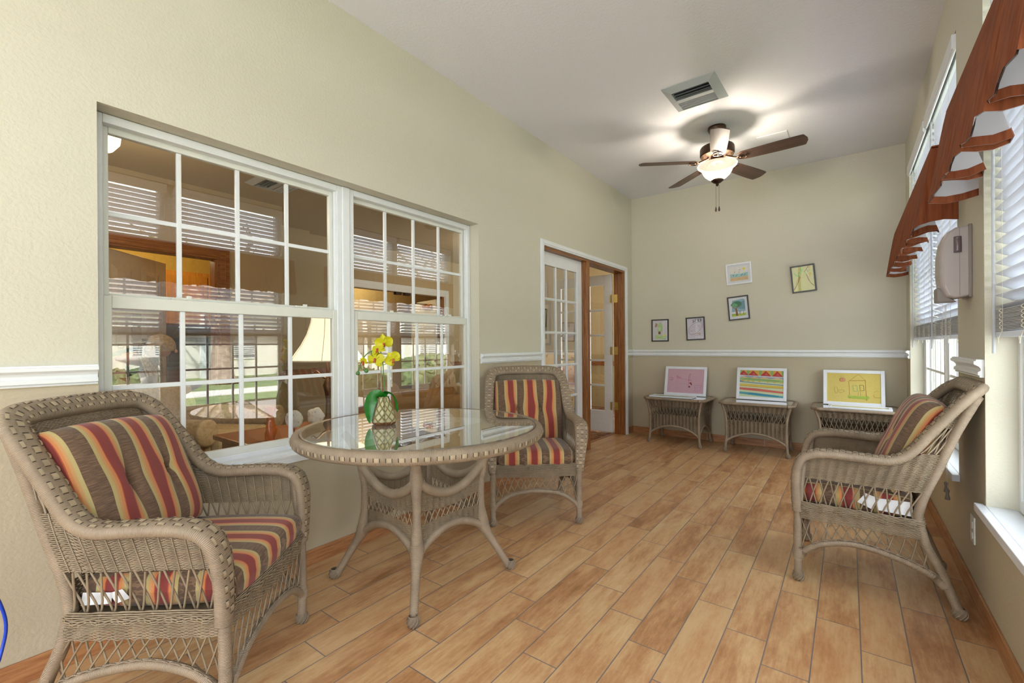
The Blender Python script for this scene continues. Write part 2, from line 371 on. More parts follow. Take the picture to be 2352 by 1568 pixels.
# ------------------------------------------------------------------ wicker
def snorm(S, s, t, e=1e-3):
    a = S(np.clip(s+e, 0, 1), t)-S(np.clip(s-e, 0, 1), t); b = S(s, np.clip(t+e, 0, 1))-S(s, np.clip(t-e, 0, 1))
    n = np.cross(a, b); return n/(np.linalg.norm(n, axis=-1, keepdims=True)+1e-12)
def weave(mb, S, nst, nrow, rs=.0024, amp=.0028, t0=0., t1=1., mi=0, stake=.0024, flip=1):
    """real over-under weave: stakes along t, strands along s"""
    for j in range(nrow):
        t = t0+(t1-t0)*(j+.5)/nrow; s = np.linspace(0, 1, nst*4+1); T = np.full_like(s, t)
        P = S(s, T); N = snorm(S, s, T); dt = (t1-t0)/nrow*.46
        A = S(s, np.clip(T+dt, 0, 1)); Bm = S(s, np.clip(T-dt, 0, 1))
        o = (amp*(.8*np.sin(np.pi*(s*nst))+(.45 if j % 2 else -.45)*np.sin(2*np.pi*s*nst+.8)))[:, None]*N
        G = np.stack([P+o+N*rs*.8, A+o, P+o-N*rs*.8, Bm+o], 1)
        uv = np.zeros(G.shape[:2]+(2,)); uv[..., 0] = (s*.5)[:, None]
        mb.grid(G, mi, uv, closev=True)
    for i in range(0, nst, 2):
        t = np.linspace(t0, t1, 7); s = np.full_like(t, (i+.5)/nst); mb.tube(S(s, t), stake, 4, mi, cap=False)
def lattice(mb, S, n, r=.0026, t0=0., t1=1., skew=.9, mi=0, double=False):
    """crossing bent sticks"""
    for i in range(n):
        for sg in (-1, 1):
            s0 = (i+.5)/n; t = np.linspace(t0, t1, 7); k = (t-t0)/(t1-t0)
            s = np.clip(s0+sg*skew/n*(k-.5)*(1 if True else 0), 0.005, .995)
            P = S(s, t); N = snorm(S, s, t); mb.tube(P+N*(.0025*sg), r, 5, mi, cap=False)
def band(mb, path, nrm, width, thick, mi=0, closed=False, seg=14, patches=None, pw=.016, period=.05, plen=.021, pow_=2.6):
    """wrapped flattened rail: path (n,3), nrm (n,3) outward, returns nothing; patches = list of angles with flat strips"""
    P = np.asarray(path); n = len(P)
    T = np.gradient(P, axis=0) if not closed else (np.roll(P, -1, 0)-np.roll(P, 1, 0)); T /= np.linalg.norm(T, axis=1)[:, None]
    N = nrm-T*np.sum(nrm*T, 1)[:, None]; N /= np.linalg.norm(N, axis=1)[:, None]; B = np.cross(T, N)
    W = np.broadcast_to(np.asarray(width, float), (n,)); H = np.broadcast_to(np.asarray(thick, float), (n,))
    L = np.concatenate([[0], np.cumsum(np.linalg.norm(np.diff(P, axis=0), axis=1))])
    def pt(u, a, off):
        p = np.stack([np.interp(u, L, P[:, i]) for i in range(3)], -1); nn = np.stack([np.interp(u, L, N[:, i]) for i in range(3)], -1); bb = np.stack([np.interp(u, L, B[:, i]) for i in range(3)], -1)
        w = np.interp(u, L, W)/2+off; h = np.interp(u, L, H)/2+off; ca, sa = np.cos(a), np.sin(a)
        x = np.sign(ca)*np.abs(ca)**(2/pow_)*w; y = np.sign(sa)*np.abs(sa)**(2/pow_)*h
        return p+bb*x[..., None]+nn*y[..., None]
    ang = np.linspace(0, 2*np.pi, seg, endpoint=False)
    U, A = np.meshgrid(L, ang, indexing='ij'); G = pt(U, A, 0.)
    uv = np.stack([U, A/6.283], -1); mb.grid(G, mi, uv, closev=True, closeu=closed)
    if patches:
        for r, a0 in enumerate(patches):
            a0 = R(a0); u = period*(.5 if r % 2 else 0)+.02
            while u+plen < L[-1]-.01:
                w = np.interp(u, L, W); da = pw/w
                uu = np.linspace(u, u+plen, 5); aa = np.linspace(a0-da, a0+da, 3); UU, AA = np.meshgrid(uu, aa, indexing='ij')
                off = np.interp(np.linspace(0, 1, 5), [0, .18, .5, .82, 1], [-.001, .0016, .0024, .0016, -.001])[:, None]+0*AA
                mb.grid(pt(UU, AA, off), 1, np.stack([UU, AA], -1))
                for ue in (u-.0016, u+plen-.0012):
                    uu = np.linspace(ue, ue+.0028, 2); UU, AA = np.meshgrid(uu, np.linspace(a0-da, a0+da, 3), indexing='ij')
                    mb.grid(pt(UU, AA, .0006+0*AA), 2, np.stack([UU, AA], -1))  # dark strips at the ends stand in for shade in the weave
                u += period
def foot(mb, c, r=.021, mi=0):
    prof = [(.001, 0), (r*.75, .002), (r*1.05, .012), (r*1.15, .022), (r*1.0, .034), (r*.75, .046)]
    mb.lathe(prof, c, 12, mi)
    for k in range(9):
        a = 2*np.pi*k/9; t = np.linspace(0, 1, 6); zz = .004+.036*t; rr = np.interp(zz, [p[1] for p in prof], [p[0] for p in prof])+.0012; aa = a+t*1.3
        mb.tube(np.stack([c[0]+rr*np.cos(aa), c[1]+rr*np.sin(aa), c[2]+zz], 1), .0026, 4, mi, cap=False)
def pillow(mb, w, d, h, n=44, tufts=(), tw=.05, td=.05, exp=8, edge=.34, ripple=0., wrap=False):
    u = np.linspace(-1, 1, n); U, V = np.meshgrid(u, u, indexing='ij')
    U2 = .35*U+.65*np.sin(U*np.pi/2); V2 = .35*V+.65*np.sin(V*np.pi/2)
    prof = np.clip((1-np.abs(U2)**exp)*(1-np.abs(V2)**exp), 0, 1)**edge
    crown = 1-.22*(U2**2+V2**2)*.5
    X = U2*w/2*(1-.04*V2**2*U2**2); Y = V2*d/2*(1-.04*V2**2*U2**2); Zt = h/2*prof*crown; dip = 0*X
    for tx, ty in tufts:
        r2 = ((X-tx)**2+(Y-ty)**2); dip = dip+td*np.exp(-r2/(tw*.42)**2)*.6+td*.35*np.exp(-((X-tx)**2)/(tw*.35)**2-((Y-ty)**2)/(tw*1.6)**2)
    rip = ripple*np.sin(V2*9+U2*3)*prof if ripple else 0
    uv = np.stack([X, Y], -1); k0 = len(mb.uv); X0 = X
    for tx, ty in tufts:
        g_ = np.exp(-((X0-tx)**2+(Y-ty)**2)/(tw*1.25)**2); X = X+(tx-X0)*.5*g_; Y = Y+(ty-Y)*.25*g_
    F = np.stack([X, Y, Zt-dip*prof+rip], -1); Bk = np.stack([X, Y, -Zt], -1); uvb = uv
    if wrap:        # stripes carry on round the sides: u follows the surface
        c_ = n//2
        def arc(Q): L_ = np.concatenate([np.zeros((1, n)), np.cumsum(np.linalg.norm(np.diff(Q, axis=0), axis=-1), 0)]); return L_-L_[c_]-.5*(L_[c_-1]-L_[c_])
        Sf = arc(np.stack([X0, Y*0, Zt], -1)); sg = np.sign(Sf+1e-9); Lh = np.where(sg > 0, Sf[-1], -Sf[0]); uv = np.stack([Sf, Y], -1); uvb = np.stack([sg*(2*Lh-np.abs(Sf)), Y], -1)
    mb.grid(F, 0, uv); mb.grid(Bk[::-1], 0, uvb[::-1])
    if wrap: return mb
    for q in range(k0, len(mb.uv), 4):      # boxing strip on the two long sides: stripes run across it
        F4 = mb.uv[q:q+4]
        if min(abs(f[0]) for f in F4) > w/2*.90: mb.uv[q:q+4] = [(f[1], f[0]) for f in F4]
    return mb

# ------------------------------------------------------------------ room shell
XL, XR, YF, YB, ZC = -2.2407, .4397, 5.608, -2.8, 3.0003
def wall_x(name, x0, x1, ya, yb, zt, ops, mat):
    mb = MB(); ys = sorted({ya, yb, *[v for o in ops for v in o[:2]]})
    for a, b in zip(ys[:-1], ys[1:]):
        hs = sorted([(o[2], o[3]) for o in ops if o[0] <= a+1e-6 and o[1] >= b-1e-6]); z = 0
        for h0, h1 in hs:
            if h0 > z: mb.box((x0, a, z), (x1, b, h0))
            z = h1
        if z < zt: mb.box((x0, a, z), (x1, b, zt))
    return struct(mb.build(name, mat))
fl = box('floor', (XL-.14, YB-.1, -.12), (XR+.1, YF+.1, 0), 'floor'); struct(fl)
ce = box('ceiling', (XL-.13, YB-.1, ZC), (XR+.16, YF+.15, ZC+.12), 'ceiling'); struct(ce)
LWIN = (.424, 2.589, .575, 2.05); DOOR = (3.485, 5.372, 0, 2.045)
wall_x('wall_left', XL-.14, XL, YB-.1, YF+.1, ZC, [LWIN, DOOR], 'wall')
RO = [(y, y+2.165, .46, 2.69) for y in (-2.289, .424, 3.137)]  # the opening behind the camera is unseen, added to let in daylight
wall_x('wall_right', XR, XR+.16, YB-.1, YF+.1, ZC, RO, 'wall')
struct(box('wall_far', (XL, YF, 0), (XR, YF+.12, ZC), 'wall'))
mb = MB(); mb.box((XL, YB-.12, 0), (-2.0, YB, ZC)).box((.2, YB-.12, 0), (XR, YB, ZC)).box((-2.0, YB-.12, 2.5), (.2, YB, ZC)); struct(mb.build('wall_back', 'wall'))
bw = sempty('window_6'); mb = MB()  # unseen window behind the camera, added to bring in fill light
for x in (-2.0, -.94, .14): mb.box((x, YB-.09, .0), (x+.06, YB-.03, 2.5))
mb.box((-2, YB-.09, 2.44), (.2, YB-.03, 2.5)).box((-2, YB-.09, 0), (.2, YB-.03, .08)); mb.build('frame', 'white', bw)
box('glass_pane', (-1.95, YB-.063, .08), (.15, YB-.057, 2.44), 'glass', bw)
# baseboards (wood tile)
def baseb(name, a, b): struct(box(name, a, b, 'baseb', bevel=.002))
baseb('baseboard_left', (XL, YB, 0), (XL+.01, 3.43, .079)); baseb('baseboard_left_far', (XL, 5.43, 0), (XL+.01, YF, .079))
baseb('baseboard_far', (XL+.01, YF-.01, 0), (XR-.01, YF, .079)); baseb('baseboard_right', (XR-.01, YB, 0), (XR, YF-.01, .079))
# chair rails
def rail(name, axis, wall, sgn, a, b, z0=.985, z1=1.066):
    h = z1-z0; pr = [(0, 0), (.012, 0), (.014, .08), (.011, .1), (.018, .14), (.018, .30), (.010, .38), (.010, .5), (.016, .62), (.030, .74), (.030, .9), (.024, .92), (.024, 1), (0, 1)]
    poly = [(wall+sgn*p, z0+q*h) for p, q in pr]
    mb = MB()
    if axis == 'y':
        v = [(x, a, z) for x, z in poly]+[(x, b, z) for x, z in poly]
    else:
        v = [(a, y, z) for y, z in poly]+[(b, y, z) for y, z in poly]
    n = len(poly); mb.add(v, [tuple(range(n)), tuple(range(n, 2*n))[::-1]]+[(i, n+i, n+(i+1) % n, (i+1) % n) for i in range(n)])
    return struct(mb.build(name, 'white', fix=True))
rail('trim_1', 'y', XL, 1, YB, .42, .998, 1.07); rail('trim_2', 'y', XL, 1, 2.6, 3.432, .992, 1.066); rail('trim_3', 'y', XL, 1, 5.424, YF, .985, 1.06)
rail('trim_4', 'x', YF, -1, XL, XR-.002, .985, 1.058); rail('trim_5', 'y', XR, -1, 5.31, YF, .985, 1.058)
rail('trim_6', 'y', XR, -1, 2.60, 3.126, .985, 1.058); rail('trim_7', 'y', XR, -1, -.12, .415, .985, 1.058)

# ------------------------------------------------------------------ windows
def sash(parent, name, xf, sx, y0, y1, z0, z1, gy0, gy1, gz0, gz1, gmat, nc=4, nr=2, th=.028):
    """xf: room-side face, sx: +1 room towards +x; frame rectangle with inner glass rect, muntins between"""
    a, b = sorted((xf, xf-sx*th)); mb = MB()
    for q in ((y0, gy0, z0, z1), (gy1, y1, z0, z1), (gy0, gy1, z0, gz0), (gy0, gy1, gz1, z1)): mb.box((a, q[0], q[2]), (b, q[1], q[3]))
    s = mb.build(name, 'cream', parent, bevel=.003)
    xm = xf-sx*th*.5; box('glass_pane', (xm-.002, gy0-.004, gz0-.004), (xm+.002, gy1+.004, gz1+.004), gmat, s)
    mb = MB()
    for i in range(1, nc):
        y = gy0+(gy1-gy0)*i/nc; mb.box((xm-.0075, y-.0095, gz0), (xm+.0075, y+.0095, gz1))
    for i in range(1, nr):
        z = gz0+(gz1-gz0)*i/nr; mb.box((xm-.0068, gy0, z-.0095), (xm+.0068, gy1, z+.0095))
    mb.build('muntin_grid', 'white', s, bevel=.002); return s
def latch(parent, x, y, z, sx):
    mb = MB(); mb.box((x-sx*.0, y-.045, z), (x-sx*.022, y+.045, z+.005)); mb.box((x-sx*.004, y-.03, z+.005), (x-sx*.018, y+.022, z+.011)); mb.box((x-sx*.002, y+.012, z+.005), (x-sx*.02, y+.03, z+.02))
    mb.build('sash_latch', 'cream', parent, bevel=.002, fix=True)
def hung_window(n, sx, xw, ya, yb, zs, zt, zm, gmat, half=False):
    """one double-hung unit. xw = frame room face; fixed cheap: frame + 2 sashes"""
    e = sempty('window_%d' % n); mb = MB(); d = .07
    X = lambda a, b: tuple(sorted((xw-sx*a, xw-sx*b)))
    a, b = X(0, d)
    mb.box((a, ya, zs), (b, ya+.03, zt)).box((a, yb-.03, zs), (b, yb, zt)).box((a, ya+.03, zt-.035), (b, yb-.03, zt)).box((a, ya+.03, zs), (b, yb-.03, zs+.045))
    a2, b2 = X(.02, .035)   # jamb stop
    mb.box((a2, ya+.028, zs+.04), (b2, ya+.036, zt-.03)).box((a2, yb-.036, zs+.04), (b2, yb-.028, zt-.03))
    mb.build('frame', 'white', e, bevel=.003)
    sash(e, 'upper_sash', xw-sx*.038, sx, ya+.03, yb-.03, zm-.03, zt-.034, ya+.055, yb-.055, zm+.025, zt-.06, gmat)
    sash(e, 'lower_sash', xw-sx*.006, sx, ya+.03, yb-.03, zs+.044, zm+.012, ya+.057, yb-.057, zs+.078, zm-.038, gmat)
    for q in (.28, .78): latch(e, xw-sx*.006, ya+(yb-ya)*q, zm+.012, sx)
    return e
# left interior windows (room side is +x)
hung_window(1, 1, XL-.085, .426, 1.492, .576, 2.048, 1.325, 'glass_in'); hung_window(2, 1, XL-.085, 1.540, 2.587, .576, 2.048, 1.325, 'glass_in')
struct(MB().box((XL-.155, 1.492, .576), (XL-.078, 1.540, 2.048)).build('trim_8', 'white', bevel=.004))
# left window sill (stepped)
mb = MB(); mb.box((XL-.084, .43, .576), (XL-.03, 2.585, .60)).box((XL-.03, .425, .5755), (XL+.012, 2.588, .588)).box((XL+.0005, .40, .55), (XL+.012, 2.615, .5755))
struct(mb.build('trim_9', 'white', bevel=.002))
# right exterior windows (room side is -x)
for k, (y0, y1, z0, z1) in enumerate(RO):
    ym = (y0+y1)/2
    for j, (a, b) in enumerate(((y0+.002, ym-.024), (ym+.024, y1-.002))):
        n = 10+2*k+j; hung_window(n, -1, XR+.09, a, b, z0+.012, 2.12, 1.30, 'glass')
        e = bpy.data.objects['window_%d' % n]
        mb = MB()
        for q in ((a, a+.05, 2.13, z1-.002), (b-.05, b, 2.13, z1-.002), (a+.05, b-.05, 2.13, 2.18), (a+.05, b-.05, z1-.05, z1-.002)): mb.box((XR+.10, q[0], q[2]), (XR+.15, q[1], q[3]))
        t = mb.build('transom_sash', 'cream', e); box('glass_pane', (XR+.122, a+.048, 2.178), (XR+.127, b-.048, z1-.048), 'glass', t)
    struct(box('trim_%d' % (20+k), (XR+.085, ym-.024, z0+.012), (XR+.158, ym+.024, z1-.002), 'white', bevel=.003))
    sl = MB().box((XR-.03, y0-.03, z0-.022), (XR+.0, y1+.03, z0+.011)).box((XR+.0, y0+.001, z0), (XR+.088, y1-.001, z0+.011)).build('trim_%d' % (30+k), 'sill', bevel=.003); struct(sl)

# ------------------------------------------------------------------ blinds, valances
def blind(y0, y1, label, zst=1.165, ztop=2.665):
    t = thing('window_blind', label, 'blind', (XR+.052, (y0+y1)/2, zst-.02), 0, 'white slatted window blinds')
    hw = (y1-y0)/2-.008; H = ztop-(zst-.02)
    MB().box((-.03, -hw, H-.05), (.028, hw, H)).build('headrail', 'white', t, bevel=.002)
    MB().box((-.068, -hw-.004, H-.062), (-.046, hw+.004, H+.012)).box((-.062, -hw-.004, H-.07), (-.05, hw+.004, H-.06)).build('header_board', 'white', t, bevel=.004)
    mb = MB(); z = .115
    while z < H-.06:
        tl = -.011; n = 5; xs = np.linspace(-.024, .024, n); zc = z+.0015*(1-(xs/.024)**2)+tl*xs/.024
        P = np.zeros((2, n, 3)); P[0, :, 1] = -hw+.004; P[1, :, 1] = hw-.004; P[..., 0] = xs; P[..., 2] = zc; mb.grid(P)
        P2 = P[::-1].copy(); P2[..., 2] -= .0022; mb.grid(P2); z += .0425
    mb.build('slats', 'slat', t)
    mb = MB(); z = .028
    for i in range(16): mb.box((-.025+.001*(i % 3), -hw+.004+.001*(i % 2), z), (.024+.001*(i % 2), hw-.004, z+.0032)); z += .0052
    mb.build('slat_stack', 'slat', t); MB().box((-.026, -hw+.003, .004), (.026, hw-.003, .024)).build('bottom_rail', 'slat', t, bevel=.003)
    mb = MB()
    for q in (-.78, -.26, .26, .78):
        for x in (-.026, .026): mb.tube([(x, q*hw, .02), (x, q*hw, H-.04)], .0009, 4)
        for i in range(5): mb.tube(spline([(-.027, q*hw-.004+.01*(i % 2), .03+i*.016), (-.034, q*hw+.004, .038+i*.016), (-.027, q*hw+.01*((i+1) % 2), .046+i*.016)], n=6), .0016, 4)
        mb.tube(spline([(-.027, q*hw, .03), (-.035, q*hw+.012, -.005), (-.03, q*hw+.04, -.02), (-.028, q*hw+.06, .004)], n=10), .0013, 4)
    mb.build('ladder_cords', 'cord', t)
    mb = MB(); mb.tube([(-.034, hw-.045, H-.03), (-.037, hw-.046, -.06)], .0052, 8); mb.build('tilt_wand', 'slat', t, True)
    return t
sp = [(.428, 1.482), (1.53, 2.585)]
blind(*sp[0], 'white slatted blind at right edge of photo, nearer half of the near window')
blind(*sp[1], 'white slatted blind over the near window half beside the soap dispenser')
blind(3.141, 4.196, 'white slatted blind in the far window, half nearer the soap dispenser')
blind(4.244, 5.298, 'white slatted blind in the far window, half nearest the far corner')
pc = thing('cord_pull', 'pair of small grey cord tassels hanging below the far window sill', 'cord pull', (XR-.036, 3.19, .32), 0)
mb = MB(); mb.tube([(0, 0, .05), (.0, 0, 1.0)], .001, 4).tube([(0, .03, .08), (0, .03, 1.0)], .001, 4); mb.build('cord', 'cord', pc)
for y, z in ((0, .0), (.035, .03)): MB().lathe([(.003, .055), (.009, .05), (.006, .03), (.01, .012), (.011, .002), (.001, 0)], (0, y, z), 12).build('tassel', 'grey_dark', pc, True)
def valance_obj(ya, yb, label):
    t = thing('window_valance', label, 'valance', (XR, (ya+yb)/2, 1.73), 0, 'rust red pleated valances')
    hw = (yb-ya)/2; zt = .375; xt, xb = -.10, -.155
    npl = 7; W = 2*hw/npl
    def path(front, depth, amp, zoff):
        pts = [(-.004, -hw, zoff)]; pts.append((front, -hw, zoff))
        for i in range(npl):
            y0 = -hw+i*W; y1 = y0+W
            if i: pts.append((front, y0+.012*amp+.002, zoff))
            pts.append((front-.006*amp, (y0+y1)/2, zoff-.0*amp))
            if i < npl-1: pts += [(front, y1-.012*amp-.002, zoff), (front+depth, y1-.030*amp-.001, zoff+.012*amp), (front+depth, y1+.030*amp+.001, zoff+.012*amp)]
        pts += [(front, hw, zoff), (-.004, hw, zoff)]
        return np.array(pts)
    rows = []
    for k in np.linspace(0, 1, 9):
        am = (1-k)**1.3; rows.append(path(xt+(xb-xt)*(1-k)**.9, .11*am+.002, am, zt*k))
    G = np.array(rows); q_ = np.linspace(0, G.shape[1]-1, (G.shape[1]-1)*3+1); G = np.stack([np.stack([np.interp(q_, np.arange(G.shape[1]), G[i, :, c]) for c in range(3)], -1) for i in range(9)])
    G[:, 3:-3, 0] += ((1-np.linspace(0, 1, 9))[:, None]*.8+.2)*.0055*np.sin(G[:, 3:-3, 1]*43+1.5*np.sin(G[:, 3:-3, 1]*9))
    G[..., 2] += (1-np.linspace(0, 1, 9))[:, None]*.010*np.sin(np.arange(G.shape[1])*1.3)[None]
    mb = MB(); mb.grid(G); mb.build('fabric_face', 'rust', t)
    T2 = np.gradient(G[..., :2], axis=1); T2 /= np.linalg.norm(T2, axis=-1, keepdims=True)+1e-9; N2 = np.stack([T2[..., 1], -T2[..., 0], 0*T2[..., 0]], -1)
    Gi = G+N2*.003; MB().grid(Gi[::-1]).build('white_lining', 'lining', t)
    h = (G+N2*.0045)[:2].copy(); h[1] = h[0]+(h[1]-h[0])*.62; MB().grid(h[::-1]).build('hem_band', 'rust', t)
    MB().box((xt, -hw, zt-.004), (-.002, hw, zt+.008)).build('mounting_board', 'rust', t)
valance_obj(.36, 2.652, 'large rust red pleated valance over the near window, cut by the photo top')
valance_obj(3.072, 5.36, 'smaller rust red pleated valance over the far window beside the corner')

# ------------------------------------------------------------------ doorway + french doors
dw = sempty('door_1')
def casing(mb, ya, yb, zt, wd, x0, x1):
    mb.box((x0, ya, 0), (x1, ya+wd, zt)).box((x0, yb-wd, 0), (x1, yb, zt)).box((x0, ya+wd, zt-wd), (x1, yb-wd, zt))
mb = MB(); casing(mb, 3.436, 5.424, 2.098, .052, XL+.0005, XL+.016); casing(mb, 3.444, 5.416, 2.090, .030, XL+.016, XL+.022); mb.build('casing', 'white', dw, bevel=.003)
mb = MB(); mb.box((XL-.14, 5.352, 0), (XL-.001, 5.371, 2.043)).box((XL-.14, 3.486, 0), (XL-.001, 3.505, 2.043)); mb.box((XL-.14, 4.36, 0), (XL-.001, 4.42, 2.024))
mb.box((XL-.060, 4.352, 0), (XL-.046, 4.428, 2.02)).box((XL-.075, 5.340, 0), (XL-.06, 5.352, 2.02)); mb.build('jamb', 'oak', dw, bevel=.003)
MB().box((XL-.14, 3.505, 2.024), (XL-.001, 5.352, 2.043)).build('head_jamb', 'oak_y', dw, bevel=.002)
def french(name, hinge, ang, width, wx=.035, zt=2.012, cols=3, rows=5, flip=1):
    e = sempty(name); e.location = (hinge[0], hinge[1], .012); e.rotation_euler = (0, 0, ang)
    st = .108; mb = MB(); bz, tz = .27, zt-.13; g0, g1 = st, width-st
    mb.box((0, -wx, 0), (st, 0, zt)).box((width-st, -wx, 0), (width, 0, zt)).box((st, -wx, 0), (width-st, 0, bz)).box((st, -wx, tz), (width-st, 0, zt)); mb.build('door_panel', 'white', e, bevel=.004)
    mb = MB()
    for i in range(1, cols):
        x = g0+(g1-g0)*i/cols; mb.box((x-.013, -wx+.006, bz), (x+.013, -.006, tz)).box((x-.006, -wx+.001, bz), (x+.006, -.001, tz))
    for i in range(1, rows):
        z = bz+(tz-bz)*i/rows; mb.box((g0, -wx+.007, z-.013), (g1, -.007, z+.013)).box((g0, -wx+.002, z-.006), (g1, -.002, z+.006))
    mb.build('muntin_grid', 'white', e, bevel=.003)
    MB().box((g0, -wx/2-.002, bz), (g1, -wx/2+.002, tz)).build('glass_pane', 'glass_in', e); return e
french('door_2', (XL-.097, 3.508), R(90), .845)       # closed leaf
d3 = french('door_3', (XL-.165, 5.343), R(178), .87)   # leaf standing open into the lounge
for z in (.30, 1.00, 1.66):
    mb = MB(); mb.box((-.0035, -.03, z), (-.0008, -.004, z+.10)).box((-.03, .003, z), (-.02, .0055, z+.1)); mb.tube([(-.009, .006, z-.002), (-.009, .006, z+.102)], .007, 8)
    for k in range(4): mb.box((-.0045, -.026+.012*(k % 2), z+.012+.024*k), (-.0034, -.020+.012*(k % 2), z+.018+.024*k))
    h = mb.build('hinge', 'brass', dw); h.location = (XL-.16, 5.34, 0)
    MB().box((XL-.135, 5.3485, z), (XL-.088, 5.3519, z+.1)).build('hinge_leaf', 'brass', dw)
struct(box('trim_10', (XL-.17, 3.505, -.006), (XL-.135, 5.35, .004), 'oak_y'))

# ------------------------------------------------------------------ soap dispenser, outlet, cable
def dispenser():
    t = thing('soap_dispenser', 'grey plastic wall soap dispenser between the two windows', 'soap dispenser', (XR, 2.878, 1.325))
    H, Wd, D = .325, .075, .105
    pr = [(0, .012), (.055, .0), (.085, .012), (.1, .05), (.106, .12), (.104, .2), (.096, .26), (.08, .30), (.05, .32), (0, .325)]
    n = len(pr); ys = [-1, -.93, -.8, 0, .8, .93, 1]; ks = [.86, .95, 1, 1, 1, .95, .86]
    P = np.zeros((len(ys), n, 3))
    for i, (y, k) in enumerate(zip(ys, ks)):
        for j, (x, z) in enumerate(pr): P[i, j] = (-max(x*k, 0), y*Wd, H/2+(z-H/2)*(k*.25+.75))
    mb = MB(); mb.grid(P); base = mb.n-len(ys)*n
    mb.f.append(tuple(range(base, base+n))); mb.mi.append(0); mb.uv.extend([(0, 0)]*n)
    mb.f.append(tuple(range(base+(len(ys)-1)*n, base+len(ys)*n))[::-1]); mb.mi.append(0); mb.uv.extend([(0, 0)]*n)
    mb.build('housing', 'grey_plastic', t, smooth=False, bevel=.006, fix=True)
    MB().box((-.012, -Wd-.004, .004), (0, Wd+.004, H+.002)).build('back_plate', 'grey_dark', t, bevel=.003)
    mb = MB(); mb.tube(spline([(-.046, -.0745, .205), (-.046, -.0765, .24), (-.046, -.0735, .275)], n=8), .0135, 12); mb.build('sight_window', 'smoke', t, True)
    MB().prism([(-.112, -.012), (-.045, -.012), (-.075, .012), (-.098, .05), (-.112, .055)], -.045, .045, ax='y').build('push_lever', 'grey_dark', t, bevel=.004, fix=True)
    MB().box((-.0405, -.0762, .012), (-.039, -.07, .318)).build('seam_line', 'grey_dark', t)
dispenser()
t = thing('power_outlet', 'beige power outlet plate low on the wall below the near sill', 'power outlet', (XR, 2.81, .245))
MB().box((-.006, -.036, 0), (0, .036, .118)).build('cover_plate', 'cream', t, bevel=.002)
for z in (.02, .065): MB().box((-.009, -.017, z), (-.006, .017, z+.03)).build('socket', 'cream', t, bevel=.002)
pth = spline([(XL+.05, -.2, .55), (XL+.08, .02, .50), (XL+.10, .13, .42), (XL+.10, .176, .30), (XL+.10, .176, .2), (XL+.13, .13, .09), (XL+.15, 0, .012), (XL+.1, -.3, .008)], .02)
tag(MB().tube(pth, .0045, 8).build('power_cable', 'blue', smooth=True), 'bright blue cable looping at the left edge of the photo', 'cable')

# ------------------------------------------------------------------ ceiling things
def vent_obj(loc, rz, label, sz=(.37, .40), group=None):
    t = thing('ceiling_vent', label, 'vent', loc, rz, group); a, b = sz[0]/2, sz[1]/2; f = .055
    mb = MB()
    o = [(-a, -b), (a, -b), (a, b), (-a, b)]; i_ = [(-a+f, -b+f), (a-f, -b+f), (a-f, b-f), (-a+f, b-f)]
    v = [(x, y, -.004) for x, y in o]+[(x, y, -.03) for x, y in i_]+[(x, y, 0) for x, y in o]+[(x, y, -.004) for x, y in i_]
    F = [];
    for k in range(4): l = (k+1) % 4; F += [(k, l, 4+l, 4+k), (8+k, k, l, 8+l), (4+k, 4+l, 12+l, 12+k)]
    mb.add(v, F); mb.build('frame', 'vent', t, fix=True)
    MB().box((-a+f, -b+f, -.004), (a-f, b-f, -.002)).build('duct_shade', 'dark', t)  # flat dark sheet stands in for the shade inside the duct
    mb = MB(); n = 8
    for k in range(n):
        y = -b+f+(2*(b-f))*(k+.5)/n; s = -1 if k >= n/2 else 1
        P = np.array([[(-a+f, y, -.028), (-a+f, y+s*.022, -.005)], [(a-f, y, -.028), (a-f, y+s*.022, -.005)]]); mb.grid(P); Q = P[::-1].copy(); Q[..., 2] += .0015; mb.grid(Q)
    mb.box((-a+f, -.02, -.03), (a-f, .02, -.026)); mb.build('louver_slats', 'vent', t)
vent_obj((-.905, 3.515, ZC), R(-1.5), 'white louvered ceiling vent in front of the fan')
t = box('access_panel', (-.66, 4.62, ZC-.006), (-.42, 5.0, ZC), 'ceiling', bevel=.002); tag(t, 'flush ceiling access panel behind the fan', 'access panel')
